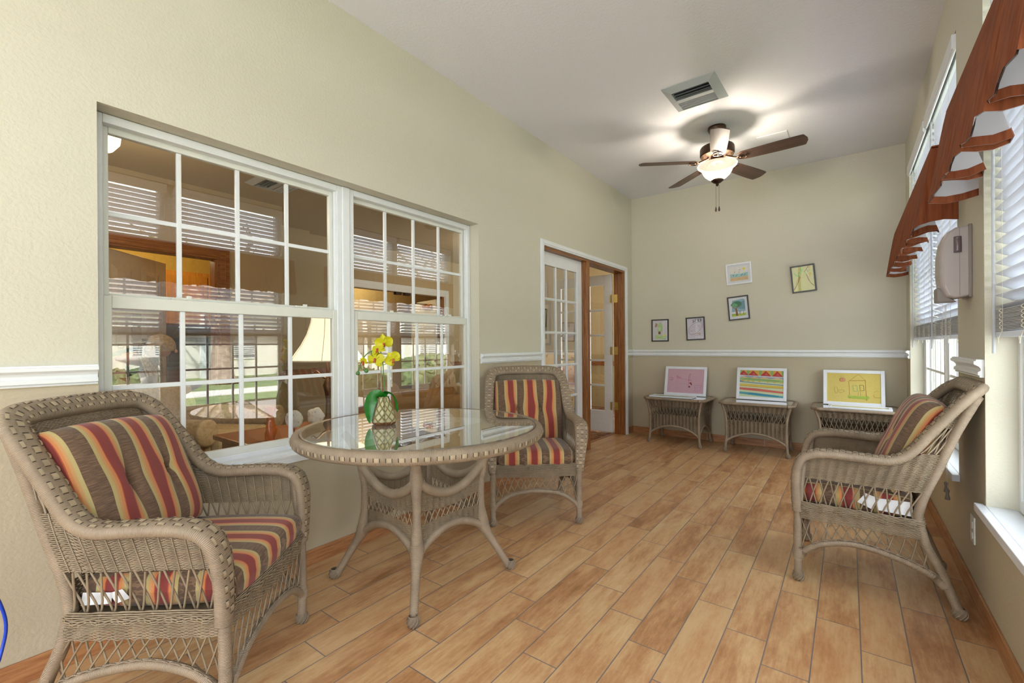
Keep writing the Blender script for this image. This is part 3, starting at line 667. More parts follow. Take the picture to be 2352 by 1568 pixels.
def fan(loc, label, a0=-4):
    t = thing('ceiling_fan', label, 'ceiling fan', loc); Z = -loc[2]
    L = lambda pr, seg=32: MB().lathe([(r, z-loc[2]) for r, z in pr], (0, 0, 0), seg)
    L([(.001, 3.0), (.072, 3.0), (.074, 2.985), (.062, 2.955), (.04, 2.94), (.03, 2.935), (.001, 2.935)]).build('canopy', 'bronze', t, True)
    L([(.013, 2.94), (.013, 2.82)], 12).build('downrod', 'bronze', t, True)
    L([(.001, 2.845), (.05, 2.845), (.095, 2.84), (.132, 2.828), (.138, 2.815), (.138, 2.765), (.132, 2.752), (.11, 2.745), (.06, 2.74), (.001, 2.74)]).build('motor_housing', 'bronze', t)
    L([(.052, 2.742), (.052, 2.71), (.058, 2.70), (.05, 2.69), (.02, 2.685)]).build('light_fitter', 'bronze', t, True)
    L([(.150, 2.678), (.160, 2.674), (.156, 2.664), (.138, 2.650), (.122, 2.630), (.114, 2.610), (.100, 2.588), (.074, 2.564), (.042, 2.549), (.012, 2.545)]).build('light_bowl', 'bowl', t, True)
    L([(.012, 2.54), (.05, 2.545), (.048, 2.535), (.028, 2.52), (.012, 2.512), (.012, 2.50), (.006, 2.492), (.001, 2.49)], 20).build('finial', 'bronze', t, True)
    for k in range(5):
        a = R(a0+72*k); b = bpy.data.objects
        n = 26; u = np.linspace(0, 1, n); r = .175+u*.487
        wd = .055+.012*np.sin(np.clip(u*1.3, 0, 1)*1.57); wd = wd*np.where(u > .94, np.sqrt(np.clip(1-((u-.94)/.0605)**2, .05, 1)), 1)*np.where(u < .05, .75+u*5, 1)
        P = np.zeros((n, 5, 3))
        for j, q in enumerate(np.linspace(-1, 1, 5)): P[:, j] = np.stack([r, q*wd, -q*wd*math.tan(R(12))+0*r], 1)
        mb = MB(); mb.grid(P); Q = P[::-1].copy(); Q[..., 2] += .006; mb.grid(Q)
        mb.grid(np.stack([P[:, 0], P[:, 0]+[0, 0, .006]], 1)[:, ::-1]); mb.grid(np.stack([P[:, -1], P[:, -1]+[0, 0, .006]], 1)); mb.grid(np.stack([P[-1], P[-1]+[0, 0, .006]], 1)[:, ::-1])
        bl = mb.build('fan_blade', 'blade', t); bl.location = (0, 0, 2.70-loc[2]); bl.rotation_euler = (0, 0, a)
        mb = MB(); mb.tube(spline([(.07, 0, .035), (.12, 0, .012), (.16, 0, -.004), (.19, 0, -.006)], n=10), .009, 8)
        for s in (-1, 1): mb.tube(spline([(.155, 0, -.004), (.175, s*.03, -.008), (.205, s*.036, -.006), (.235, s*.018, -.004), (.225, 0, -.004)], n=12), .005, 6)
        mb.tube(spline([(.175, 0, -.008), (.21, 0, -.008), (.245, 0, -.005)], n=6), .005, 6)
        ar = mb.build('blade_arm', 'bronze', bl, True)
    for x in (-.012, .014):
        mb = MB(); mb.tube([(x, 0, 2.50-loc[2]), (x, 0, 2.315-loc[2])], .0011, 5); c = mb.build('pull_chain', 'bronze', t)
        MB().lathe([(.001, .045), (.004, .04), (.008, .018), (.008, .01), (.004, .001), (.001, 0)], (x, 0, 2.272-loc[2]), 12).build('chain_pull', 'blade', c, True)
    return t
fan((-.9, 4.19, ZC), 'bronze five blade ceiling fan with a lit glass bowl')
lamp('fan_lamp', (-.9, 4.19, 2.60), 26, (1, .88, .72), .035)

# ------------------------------------------------------------------ wicker armchair
def mirror(P): Q = np.array(P, float).copy(); Q[:, 1] *= -1; return Q
BPX = np.array([[.0, -.280], [.19, -.21], [.27, -.172], [.37, -.145], [.40, -.142], [.50, -.168], [.60, -.205], [.745, -.255], [.87, -.308], [.92, -.333], [.96, -.345]])
def xb(z): return np.interp(z, BPX[:, 0], BPX[:, 1])
RIM = np.array([(.287, .276, .335, 1, 0, 0, .048), (.290, .279, .42, 1, 0, .05, .066), (.289, .286, .50, 1, 0, .2, .080), (.280, .292, .555, 1, 0, .5, .086), (.258, .296, .597, .6, 0, 1, .088), (.215, .298, .618, .2, 0, 1, .086), (.15, .298, .625, 0, 0, 1, .080), (.05, .298, .623, 0, 0, 1, .074), (-.03, .297, .622, 0, 0, 1, .072), (-.08, .294, .636, .3, 0, 1, .072), (-.125, .288, .674, .7, 0, 1, .073), (-.18, .281, .752, .9, 0, .6, .075), (-.245, .273, .842, .9, 0, .6, .077), (-.290, .262, .896, .85, 0, .6, .078), (-.320, .238, .922, .75, 0, .7, .078), (-.336, .195, .934, .7, 0, .75, .078), (-.346, .11, .938, .7, 0, .75, .078)])
def rimz(x): o = np.argsort(RIM[4:, 0]); return np.interp(x, RIM[4:, 0][o], RIM[4:, 2][o])
def sidey(x, z): return .268+.030*np.clip((z-.37)/.25, 0, 1)*np.clip((x+.26)/.2, 0, 1)-.004*np.clip((-.15-x)/.1, 0, 1)
def make_chair(name, label, loc, rz):
    t = thing(name, label, 'armchair', loc, rz, 'wicker armchairs with striped cushions')
    full = np.vstack([RIM, [(-.348, 0, .939, .7, 0, .75, .078)], [r*np.array([1, -1, 1, 1, 1, 1, 1]) for r in RIM[::-1]]])
    S = spline(full, .009); mb = MB()
    band(mb, S[:, :3], S[:, 3:6], S[:, 6], .042, patches=(58, 90, 122), pw=.0105, period=.046, plen=.0225); mb.build('top_rail', ['wrap', 'flat', 'gap_shade'], t, True)
    for s in (1, -1):
        mb = MB(); mb.tube(spline([(.285, s*.272, .02), (.287, s*.272, .2), (.284, s*.272, .34), (.27, s*.274, .5), (.262, s*.28, .585)], .02), .0175, 12); foot(mb, (.285, s*.272, 0), .021)
        gus = spline([(.287, s*.272, .10), (.286, s*.272, .135), (.28, s*.271, .165)], n=6); mb.tube(gus, [.018, .021, .023, .022, .020, .018], 12)
        mb.build('leg', ['wrap'], t, True)
        mb = MB(); z = np.array([.022, .12, .19, .27, .34, .385, .42, .5, .6, .745, .87, .91]); P = np.stack([xb(z), s*np.array([.250, .254, .258, .261, .262, .262, .263, .264, .264, .262, .256, .246]), z], 1); mb.tube(spline(P, .015), .0175, 12); foot(mb, (xb(.03)-.002, s*.249, 0), .021)
        mb.build('leg', ['wrap'], t, True)
        # side weave + lattice
        def SW(s_, t_, s=s):
            zb = .497+0*s_; xr = .278+(-.02)*t_; 
            x0 = .280; zt0 = .60
            z = zb+0; xx = x0+(xb(.55)-x0)*s_; ztop = np.minimum(rimz(np.clip(xx, -.35, .25))-.012, .665); z = zb+(ztop-zb)*t_
            xx = x0-.01*t_+(xb(z)+.01-(x0-.01*t_))*s_
            return np.stack([xx, s*sidey(xx, z), z], -1)
        mb = MB(); weave(mb, SW, 26, 31, rs=.0019); mb.build('side_panel', 'strand', t, True)
        def SL(s_, t_, s=s):
            z = .37+.128*t_; xx = .281+(xb(z)+.01-.281)*s_; return np.stack([xx, s*sidey(xx, z), z], -1)
        mb = MB(); lattice(mb, SL, 11, r=.0032, skew=.85); mb.build('side_lattice', 'strand', t, True)
        def SU(z0, z1, s=s):
            def f(s_, t_):
                z = z0+(z1-z0)*t_; xr = np.interp(z, RIM[7:16, 2], RIM[7:16, 0])-.012; x1 = xb(z)+.008; xx = xr+(x1-xr)*s_
                return np.stack([xx, s*(sidey(xx, z)-.002), z], -1)
            return f
        mb = MB(); weave(mb, SU(.775, .885), 6, 26, rs=.0019); mb.build('wing_panel', 'strand', t, True)
        mb = MB(); lattice(mb, SU(.665, .778), 4, r=.0032, skew=.9); mb.build('wing_lattice', 'strand', t, True)
        # apron lattice under side, arc rail
        arc = spline([(.283, s*.27, .115), (.255, s*.27, .15), (.19, s*.27, .195), (.09, s*.27, .222), (0, s*.27, .218), (-.10, s*.268, .195), (-.18, s*.265, .163), (-.222, s*.262, .135)], .012)
        mb = MB(); mb.tube(arc, .0145, 10); mb.tube(arc+[0, s*.004, .017], .0028, 5)
        for k in range(0, len(arc)-4, 3): mb.tube(spline([arc[k]+[0, s*.006, .012], arc[k+1]+[0, s*.011, .020], arc[k+3]+[0, s*.006, .014]], n=6), .0024, 4, cap=False)
        mb.tube([arc[0]+[.004, 0, -.012], arc[3]], [.0185, .016], 10); mb.tube([arc[-4], arc[-1]+[-.004, 0, -.012]], [.016, .0185], 10); mb.build('side_arch', ['wrap'], t, True)
        def AL(s_, t_, s=s, arc=arc):
            x = .272+(-.175-.272)*s_; o = np.argsort(arc[:, 0]); za = np.interp(x, arc[o, 0], arc[o, 2])+.008; z = za+(.312-za)*t_; return np.stack([x-.03*(1-t_)*s_, s*(.266+0*x), z], -1)
        mb = MB(); lattice(mb, AL, 12, r=.003, skew=1.25); mb.build('side_apron_lattice', 'strand', t, True)
    # front arch & lattice
    arc = spline([(.288, -.262, .115), (.289, -.235, .145), (.290, -.15, .195), (.290, 0, .215), (.290, .15, .195), (.289, .235, .145), (.288, .262, .115)], .012)
    mb = MB(); mb.tube(arc, .0145, 10)
    for k in range(0, len(arc)-4, 3): mb.tube(spline([arc[k]+[.006, 0, .012], arc[k+1]+[.011, 0, .020], arc[k+3]+[.006, 0, .014]], n=6), .0024, 4, cap=False)
    mb.build('front_arch', ['wrap'], t, True)
    def FL(s_, t_):
        y = -.258+.516*s_; za = np.interp(y, arc[:, 1], arc[:, 2])+.008; z = za+(.312-za)*t_; return np.stack([.288+0*y, y, z], -1)
    mb = MB(); lattice(mb, FL, 13, r=.003, skew=1.25); mb.build('front_apron_lattice', 'strand', t, True)
    # seat band: rounded rectangle loop, bulging weave
    loop = np.array([(.293, -.20), (.305, 0), (.293, .20), (.287, .262), (.262, .288), (.18, .284), (0, .282), (-.12, .280), (-.152, .268), (-.160, .22), (-.16, 0), (-.16, -.22), (-.152, -.268), (-.12, -.280), (0, -.282), (.18, -.284), (.262, -.288), (.287, -.262)])
    Lp = spline(np.c_[loop, 0*loop[:, 0]], .01, closed=True)[:, :2]; Lp = np.vstack([Lp, Lp[:1]])
    def SB(z0, z1, out):
        def f(s_, t_):
            k = s_*(len(Lp)-1); i = np.clip(k.astype(int), 0, len(Lp)-2); fr = (k-i)[..., None]; p = Lp[i]*(1-fr)+Lp[i+1]*fr; nn = p/np.linalg.norm(p, axis=-1, keepdims=True)
            p = p+nn*(out*np.sin(np.pi*t_))[..., None]; return np.concatenate([p, (z0+(z1-z0)*t_)[..., None]], -1)
        return f
    mb = MB(); weave(mb, SB(.303, .350, .004), 84, 11, amp=.0030, rs=.0019); weave(mb, SB(.347, .385, .010), 56, 8, rs=.0026, amp=.0042); mb.build('seat_band', 'strand', t, True)
    P = []
    for r in (0, 1): P.append(np.c_[Lp*(1 if r == 0 else .0), np.full(len(Lp), .352)])
    MB().grid(np.array(P)).build('seat_deck', 'strand', t)
    # back panel
    def BK(z0, z1):
        def f(s_, t_):
            y = -.247+.494*s_; z = z0+(z1-z0)*t_; x = xb(z)-.012*np.cos(y/.25*1.57)+.004; return np.stack([x, y, z], -1)
        return f
    mb = MB(); weave(mb, BK(.70, .922), 30, 46, rs=.0019); mb.build('back_panel', 'strand', t, True); mb = MB(); weave(mb, BK(.37, .46), 20, 14); mb.build('lower_back_panel', 'strand', t, True)
    mb = MB(); lattice(mb, BK(.455, .705), 12, r=.003, skew=1.6); mb.build('back_lattice', 'strand', t, True)
    return t
def seat_cushion(label, loc, rz):
    t = thing('seat_cushion', label, 'cushion', loc, rz, 'striped seat cushions')
    mb = MB(); pillow(mb, .50, .455, .125, 46, exp=12, edge=.34)
    for v in mb.v:  # rotate so stripes run front to back: U across = local y
        x = v[:, 0].copy(); v[:, 0] = v[:, 1]; v[:, 1] = -x
    ob = mb.build('cushion_body', 'fabric', t, True); ob.location = (.083, 0, .055)
    mb = MB(); mb.box((-.14, .2575, -.01), (-.02, .2590, .05)); 
    P = np.array([[(-.12, .25, .005), (-.12, .285, -.01)], [(-.01, .25, .005), (-.015, .29, -.02)]]); mb.grid(P); P = np.array([[(.0, .25, .005), (.02, .285, .0)], [(.06, .25, .0), (.05, .283, -.03)]]); mb.grid(P)
    return t
def back_cushion(label, loc, rz, roll=0., tilt=0.):
    t = thing('back_cushion', label, 'cushion', loc, rz, 'striped back cushions')
    mb = MB(); pillow(mb, .485, .445, .165, 52, tufts=((-.083, .0), (.083, .0)), tw=.055, td=.062, exp=6, edge=.42, wrap=True)
    uv = mb.uv; V = []
    for v in mb.v:
        x, y, z = v[:, 0].copy(), v[:, 1].copy(), v[:, 2].copy(); v[:, 0] = z; v[:, 1] = x; v[:, 2] = y
    b = mb.build('cushion_body', 'fabric', t, True, fix=True); an = R(-20+tilt)
    e = Matrix.Rotation(an, 4, 'Y') @ Matrix.Rotation(R(roll), 4, 'X'); b.matrix_local = Matrix.Translation((-.152, 0, .676)) @ e
    for ty in (-.083, .083):
        k = MB().lathe([(.001, .010), (.010, .0095), (.014, .005), (.013, 0), (.001, -.002)], (0, 0, 0), 14).build('tuft_button', 'fabric', b, True)
        k.matrix_local = Matrix.Translation((.031, ty, 0)) @ Matrix.Rotation(R(90), 4, 'Y')
    return t
def chair_set(n, loc, ang, lab, roll, tilt, off=(0, 0, 0), first=[None]):
    if first[0] is None: c = make_chair('wicker_armchair', lab[0], loc, ang); s = seat_cushion(lab[1], (0, 0, 0), 0); first[0] = (c, s)
    else: c = copy_tree(first[0][0]); s = copy_tree(first[0][1])
    c.location = loc; c.rotation_euler = (0, 0, ang); c['label'] = lab[0]
    s.location = (loc[0], loc[1], loc[2]+.362); s.rotation_euler = (0, 0, ang); s['label'] = lab[1]
    q = Matrix.Rotation(ang, 3, 'Z') @ Vector(off); back_cushion(lab[2], (loc[0]+q.x, loc[1]+q.y, loc[2]+q.z), ang, roll, tilt)
    return c, s
chair_set(1, (-1.843, .568, 0), R(40), ('wicker armchair at the left front, largest, before the tall inner window', 'striped seat cushion of the large left front armchair', 'slumped striped back cushion in the large left front armchair'), -3, -3, (-.018, -.006, .0))
chair_set(2, (-1.765, 2.575, 0), R(-49), ('wicker armchair behind the round table beside the glazed door', 'striped seat cushion in the armchair behind the round table', 'upright striped back cushion in the armchair behind the round table'), 0, 4, (.0, 0, -.015))
c3, s3 = chair_set(3, (.088, 2.81, 0), R(180), ('wicker armchair at the right backed against the window wall', 'striped seat cushion with paper tags in the right side armchair', 'striped back cushion in the armchair against the window wall'), 0, -2, (.015, 0, -.005))
def tags(par, y):
    mb = MB(); sg = 1 if y > 0 else -1
    for a, b, c, d in (((.02, .0), (-.03, -.02), (-.06, .03), (-.01, .045)), ((-.05, .03), (-.05, -.02), (-.17, -.025), (-.165, .035))):
        P = np.array([[(a[0], y, a[1]), (b[0], y+sg*.008, b[1])], [(d[0], y+sg*.002, d[1]), (c[0], y+sg*.006, c[1])]]); mb.grid(P)
    o = mb.build('care_tag', 'tag', par); o.location = (.04, 0, .052); return o
tags(s3, .2555)
s1 = bpy.data.objects['seat_cushion']; o = tags(s1, -.2555); o.location = (.0, -.092, .045); o.scale = (.7, .64, .6)

# ------------------------------------------------------------------ round wicker table
TC = (-1.697, 1.530)
t = thing('round_table', 'round wicker dining table with a glass top', 'table', (*TC, 0), R(-3))
a = np.linspace(0, 2*np.pi, 180, endpoint=False); RR = .572
P = np.stack([RR*np.cos(a), RR*np.sin(a), .712+0*a], 1); N = np.stack([np.cos(a), np.sin(a), -.05+0*a], 1)
mb = MB(); Pc = np.vstack([P, P[:1]]); Nc = np.vstack([N, N[:1]]); band(mb, Pc, Nc, .056, .046, patches=(90,), pw=.0125, period=.0449, plen=.022, pow_=2.3); mb.build('table_rim', ['wrap', 'flat', 'gap_shade'], t, True)
mb = MB(); mb.lathe([(.001, .7335), (.549, .7335), (.551, .7365), (.549, .7395), (.001, .7395)], (0, 0, 0), 96); mb.build('glass_top', 'glass_top', t)
mb = MB(); mb.lathe([(.545, .734), (.558, .7385), (.552, .728)], (0, 0, 0), 96); mb.build('rim_edge', 'wrap', t, True)
def legr(z): return np.interp(z, [0, .1, .19, .24, .32, .45, .55, .62, .69, .705], [.305, .262, .222, .206, .20, .200, .207, .225, .262, .275])
for sx, sy in ((1, 1), (1, -1), (-1, 1), (-1, -1)):
    mb = MB(); z = np.array([.02, .1, .16, .2, .24, .28, .34, .45, .5, .55, .6, .65, .69, .703]); q = legr(z)
    rad = np.interp(z, [0, .15, .2, .24, .28, .34, .46, .52, .56, .62, .7], [.0175, .0185, .025, .033, .027, .020, .020, .027, .029, .020, .019])
    P = np.stack([sx*q, sy*q, z, rad], 1); S = spline(P, .012); mb.tube(S[:, :3], S[:, 3], 14); foot(mb, (sx*.305, sy*.305, 0), .022); mb.build('leg', ['wrap'], t, True)
for k in range(4):
    rot = Matrix.Rotation(R(90*k), 3, 'Z'); RM = np.array(rot)
    def zt(s): return .545-.095*np.sin(np.pi*np.clip(s, 0, 1))**.8
    def zl(s): return .215+.085*np.sin(np.pi*np.clip(s, 0, 1))**.75
    def mk(f0, f1, off=0.):
        def f(s_, t_):
            z = f0(s_)+(f1(s_)-f0(s_))*t_; q = legr(z); y = -q+2*q*s_; return np.stack([q+off+0*y, y, z], -1) @ RM.T
        return f
    s = np.linspace(0, 1, 30)
    for zz, r_, nm in ((zt, .0215, 'upper_hoop'), (zl, .0185, 'lower_hoop')):
        z = zz(s); q = legr(z); P = np.stack([q+.002, -q+2*q*s, z], -1) @ RM.T; mb = MB(); mb.tube(P, r_, 12)
        if nm == 'lower_hoop':
            for i in range(0, 27, 2): mb.tube(spline([P[i]+[0, 0, .012], P[i+1]+[0, 0, .022], P[min(29, i+2)]+[0, 0, .014]], n=5), .0024, 4, cap=False)
        mb.build(nm, ['wrap'], t, True)
    m1 = lambda s: .405-.02*np.sin(np.pi*s); m0 = lambda s: .335+.012*np.sin(np.pi*s)
    mb = MB(); weave(mb, mk(m1, zt), 22, 22, rs=.0019); weave(mb, mk(zl, m0), 22, 20, rs=.0019); mb.build('woven_panel', 'strand', t, True)
    mb = MB(); lattice(mb, mk(m0, m1), 12, r=.003, skew=.8); mb.build('open_lattice', 'strand', t, True)

# ------------------------------------------------------------------ orchid
PT = (-1.868, 1.425, .7395)
t = thing('potted_orchid', 'yellow orchid in a diamond textured ceramic pot on the round table', 'potted plant', PT, R(-30))
mb = MB(); pr = [(.001, .0), (.046, .0), (.056, .006), (.060, .022), (.053, .055), (.043, .09), (.031, .12), (.025, .133), (.027, .138), (.022, .138), (.020, .12), (.001, .118)]
A_ = np.linspace(0, 2*np.pi, 40, endpoint=False); P = np.zeros((len(pr), 40, 3)); uv = np.zeros((len(pr), 40, 2))
for i, (r, z) in enumerate(pr):
    k = 1/np.maximum(np.abs(np.cos(A_)), np.abs(np.sin(A_)))**.45; P[i] = np.stack([r*k*np.cos(A_), r*k*np.sin(A_), z+0*A_], 1); uv[i, :, 0] = A_/6.2832; uv[i, :, 1] = z
mb.grid(P[::-1], 0, uv[::-1], closev=True); mb.build('ceramic_pot', 'pot', t, True)
MB().lathe([(.001, .125), (.02, .125), (.028, .12)], (0, 0, 0), 16).build('soil', 'dark', t)
# local frame: image-right ~ camera right; use world-aligned helper (dx right, dz up, dy away)
cr = Vector((math.cos(YAW), math.sin(YAW), 0)); cf = Vector((-math.sin(YAW), math.cos(YAW), 0)); inv = Matrix.Rotation(R(30), 3, 'Z')
def W3(a, b, h): v = inv @ (cr*a+cf*b); return (v.x, v.y, h)
def leaf(mb, p, wid, up):
    S = spline(p, n=18); n = len(S); u = np.linspace(0, 1, n); w_ = wid*np.sin(np.pi*np.clip(u*.93+.06, 0, 1))**.6*(1-.15*u); T = np.gradient(S, axis=0); T /= np.linalg.norm(T, axis=1)[:, None]
    side = np.cross(T, up); side /= np.linalg.norm(side, axis=1)[:, None]; nn = np.cross(side, T); P = np.zeros((n, 7, 3))
    for j, q in enumerate(np.linspace(-1, 1, 7)): P[:, j] = S+side*(q*w_)[:, None]+nn*(.18*w_*(q*q))[:, None]
    mb.grid(P); mb.grid(P[::-1]-nn[::-1, None]*.0012)
mb = MB(); leaf(mb, [W3(.0, 0, .135), W3(-.028, -.03, .150), W3(-.052, -.045, .125), W3(-.058, -.055, .07), W3(-.052, -.058, .015)], .034, np.array(W3(.3, 1, 0))); mb.build('leaf', 'green_leaf', t, True)
mb = MB(); leaf(mb, [W3(.0, 0, .13), W3(.012, -.01, .155), W3(.042, -.015, .15), W3(.065, -.018, .11), W3(.072, -.02, .062)], .020, np.array(W3(.2, .4, .9))); mb.build('leaf', 'green_leaf', t, True)
mb = MB(); mb.tube([W3(-.012, .0, .12), W3(-.012, .0, .33)], .0026, 6); mb.build('support_stake', 'bamboo', t, True)
stm = spline([W3(.004, 0, .12), W3(.001, 0, .22), W3(-.006, 0, .33), W3(-.018, 0, .365), W3(-.05, 0, .37), W3(-.09, 0, .345), W3(-.115, 0, .30), W3(-.128, 0, .262)], .012)
mb = MB(); mb.tube(stm, .0026, 6); mb.tube([W3(-.004, 0, .295), W3(.02, -.004, .302), W3(.04, -.006, .31)], .0018, 5)
mb.tube(spline([W3(-.118, 0, .29), W3(-.105, -.005, .275), W3(-.085, -.01, .272)], n=8), .0018, 5); mb.tube(spline([W3(-.035, 0, .37), W3(-.03, 0, .39), W3(-.015, -.004, .395)], n=8), .0018, 5); mb.tube(spline([W3(-.06, 0, .365), W3(-.058, -.005, .345), W3(-.04, -.01, .338)], n=8), .0018, 5)
mb.build('flower_stem', 'stem', t, True)
for c, r in ((W3(-.129, 0, .256), .011), (W3(-.083, -.01, .268), .011)): MB().lathe([(.001, r), (r*.7, r*.7), (r, 0), (r*.8, -r*.7), (.001, -r)], c, 10).build('flower_bud', 'stem', t, True)
def flower(c, s, rot, yaw, pitch):
    mb = MB()
    for k, (an, ln, wd) in enumerate(((90, 1, .42), (210, 1, .42), (330, 1, .42), (20, 1.08, .68), (160, 1.08, .68))):
        a_ = R(an+rot); n = 9; u = np.linspace(0, 1, n); w_ = s*wd*np.sin(np.pi*np.clip(u**1.2*.86+.08, 0, 1))**.6*(1+.05*np.sin(7*u+k)); d = np.array([math.cos(a_), 0, math.sin(a_)]); sd_ = np.array([-math.sin(a_), 0, math.cos(a_)])
        P = np.zeros((n, 5, 3))
        for j, q in enumerate(np.linspace(-1, 1, 5)): P[:, j] = d*(u*s*ln)[:, None]+sd_*(q*w_)[:, None]*.9+np.array([0, 1, 0])*((.25 if k > 2 else .5)*s*u**2-.22*s*q*q*u+.04*s*np.sin(8*u+q*4+k))[:, None]*1.0
        mb.grid(P); 
    o = mb.build('flower', 'petal', t, True)
    m2 = MB(); m2.lathe([(.001, .006), (.005, .004), (.006, .0), (.004, -.008), (.007, -.014), (.001, -.018)], (0, -.006, -.002), 8); l = m2.build('flower_lip', 'petal_red', o, True)
    vv = Vector(c); rt = Matrix.Rotation(R(30), 4, 'Z') @ Matrix.Rotation(YAW+R(yaw), 4, 'Z') @ Matrix.Rotation(R(pitch), 4, 'X')
    o.matrix_local = Matrix.Translation(vv) @ rt
flower(W3(.006, -.01, .405), .042, 10, 10, 25); flower(W3(-.022, -.02, .375), .034, 30, -20, -15); flower(W3(-.035, -.02, .325), .042, -15, -10, -20)
flower(W3(.052, -.015, .325), .038, 40, 25, 10); flower(W3(-.098, -.01, .315), .022, 0, -30, 20)

# ------------------------------------------------------------------ wicker side tables on the far wall
def side_table(label, loc, rz):
    t = thing('wicker_side_table', label, 'side table', loc, rz, 'wicker side tables along the far wall')
    H = .53; hx, hy = .33, .235
    def k(z): return np.interp(z, [0, .06, .15, .25, .35, .43, .49, .53], [.90, .875, .855, .85, .86, .90, .96, 1.0])
    # rim
    c = .05; lp = [(hx-c, -hy), (hx, -hy+c), (hx, hy-c), (hx-c, hy), (-hx+c, hy), (-hx, hy-c), (-hx, -hy+c), (-hx+c, -hy)]
    pts = []
    for i, p in enumerate(lp):
        q = lp[(i+1) % 8]; n = 8 if i % 2 else 3
        for u in np.linspace(0, 1, n, endpoint=False): pts.append((p[0]+(q[0]-p[0])*u, p[1]+(q[1]-p[1])*u, H-.018))
    S = spline(pts, .012, closed=True); S = np.vstack([S, S[:1]]); mb = MB(); band(mb, S, np.tile([0, 0, 1.], (len(S), 1)), .042, .030, patches=(-40,), pw=.007, period=.05, plen=.012); mb.build('top_rim', ['wrap', 'flat', 'gap_shade'], t, True)
    MB().box((-hx+.012, -hy+.012, H-.014), (hx-.012, hy-.012, H-.009)).build('glass_top', 'glass_top', t, bevel=.001)
    mb = MB(); mb.box((-hx+.014, -hy+.014, H-.026), (hx-.014, hy-.014, H-.0145)); mb.build('top_board', 'strand', t)
    for sx, sy in ((1, 1), (1, -1), (-1, 1), (-1, -1)):
        z = np.array([.018, .06, .1, .15, .25, .35, .42, .47, .505]); q = k(z); P = np.stack([sx*(hx-.012)*q, sy*(hy-.012)*q, z], 1); mb = MB(); mb.tube(spline(P, .02), .0125, 10); foot(mb, (P[0][0], P[0][1], 0), .017); mb.build('leg', ['wrap'], t, True)
    for side in range(4):
        L0, D0 = ((hx, hy) if side % 2 == 0 else (hy, hx)); RM = np.array(Matrix.Rotation(R(90*side), 3, 'Z'))
        arcz = lambda s: .115+.105*np.sin(np.pi*np.clip(s, 0, 1))**.7
        def mk(f0, f1):
            def f(s_, t_):
                z = f0(s_)+(f1(s_)-f0(s_))*t_; q = k(z); x = (2*s_-1)*(L0-.012)*q; return np.stack([x, -(D0-.010)*q+0*x, z], -1) @ RM.T
            return f
        c0 = lambda v: (lambda s: v+0*s)
        n = 15 if L0 > .3 else 10
        mb = MB(); weave(mb, mk(c0(.43), c0(.505)), n*2-1, 17, rs=.0019, stake=.003, amp=.0065); weave(mb, mk(arcz, c0(.335)), n*2-1, 26, rs=.0019, stake=.003, amp=.0065); mb.build('woven_panel', 'strand', t, True)
        mb = MB(); lattice(mb, mk(c0(.333), c0(.432)), n, skew=.85); mb.build('open_lattice', 'strand', t, True)
        s = np.linspace(0, 1, 26); z = arcz(s)-.008; q = k(z); P = np.stack([(2*s-1)*(L0-.012)*q, -(D0-.012)*q, z], -1) @ RM.T; MB().tube(P, .012, 10).build('arched_rail', ['wrap'], t, True)
    return t
st = side_table('wicker side table nearest the doorway, holding the pink drawing', (-1.565, 5.318, 0), R(-2.5))
for lb, lc, rz in (('middle wicker side table, holding the rainbow striped drawing', (-.765, 5.335, 0), 1), ('wicker side table half hidden by the right armchair, holding the yellow drawing', (.055, 5.345, 0), 0)):
    o = copy_tree(st); o.location = lc; o.rotation_euler = (0, 0, R(rz)); o['label'] = lb

# ------------------------------------------------------------------ framed drawings
CM = {}
def cmat(h):
    if h not in CM: CM[h] = plain('crayon_'+h, h, .8, nz=.04, scale=90)
    return CM[h]
class Draw:
    """strokes/areas in unit coords (0..1, 0..1) on a sheet w x h; each layer a hair above the last, facing -y"""
    def __init__(s, w, h): s.w, s.h, s.mb, s.mats, s.y = w, h, MB(), [], -.0006
    def idx(s, c):
        if c not in s.mats: s.mats.append(c)
        return s.mats.index(c)
    def P(s, x, z): return ((x-.5)*s.w, s.y, (z-.5)*s.h)
    def area(s, c, pts): s.mb.add([s.P(*p) for p in pts], [tuple(range(len(pts)))], s.idx(c)); s.y -= .00012
    def line(s, c, pts, wd=.0025):
        P = np.array([s.P(*p) for p in pts])
        if len(P) > 2: P = spline(P, n=max(8, len(P)*5))
        T = np.gradient(P, axis=0); T /= np.linalg.norm(T, axis=1)[:, None]+1e-9; N = np.stack([-T[:, 2], 0*T[:, 0], T[:, 0]], 1)*wd/2
        s.mb.grid(np.stack([P-N, P+N], 1), s.idx(c)); s.y -= .00012
    def poly(s, c, pts, wd=.0025):
        for a_, b_ in zip(pts[:-1], pts[1:]): s.line(c, [a_, b_], wd)
    def blob(s, c, x, z, rx, rz, n=14, j=.12): s.area(c, [(x+rx*math.cos(q)*(1+j*math.sin(3*q+x*9)), z+rz*math.sin(q)*(1+j*math.cos(4*q))) for q in [2*math.pi*i/n for i in range(n)]])
    def ring(s, c, x, z, rx, rz, wd=.002): s.line(c, [(x+rx*math.cos(q), z+rz*math.sin(q)) for q in [2*math.pi*i/10 for i in range(11)]], wd)
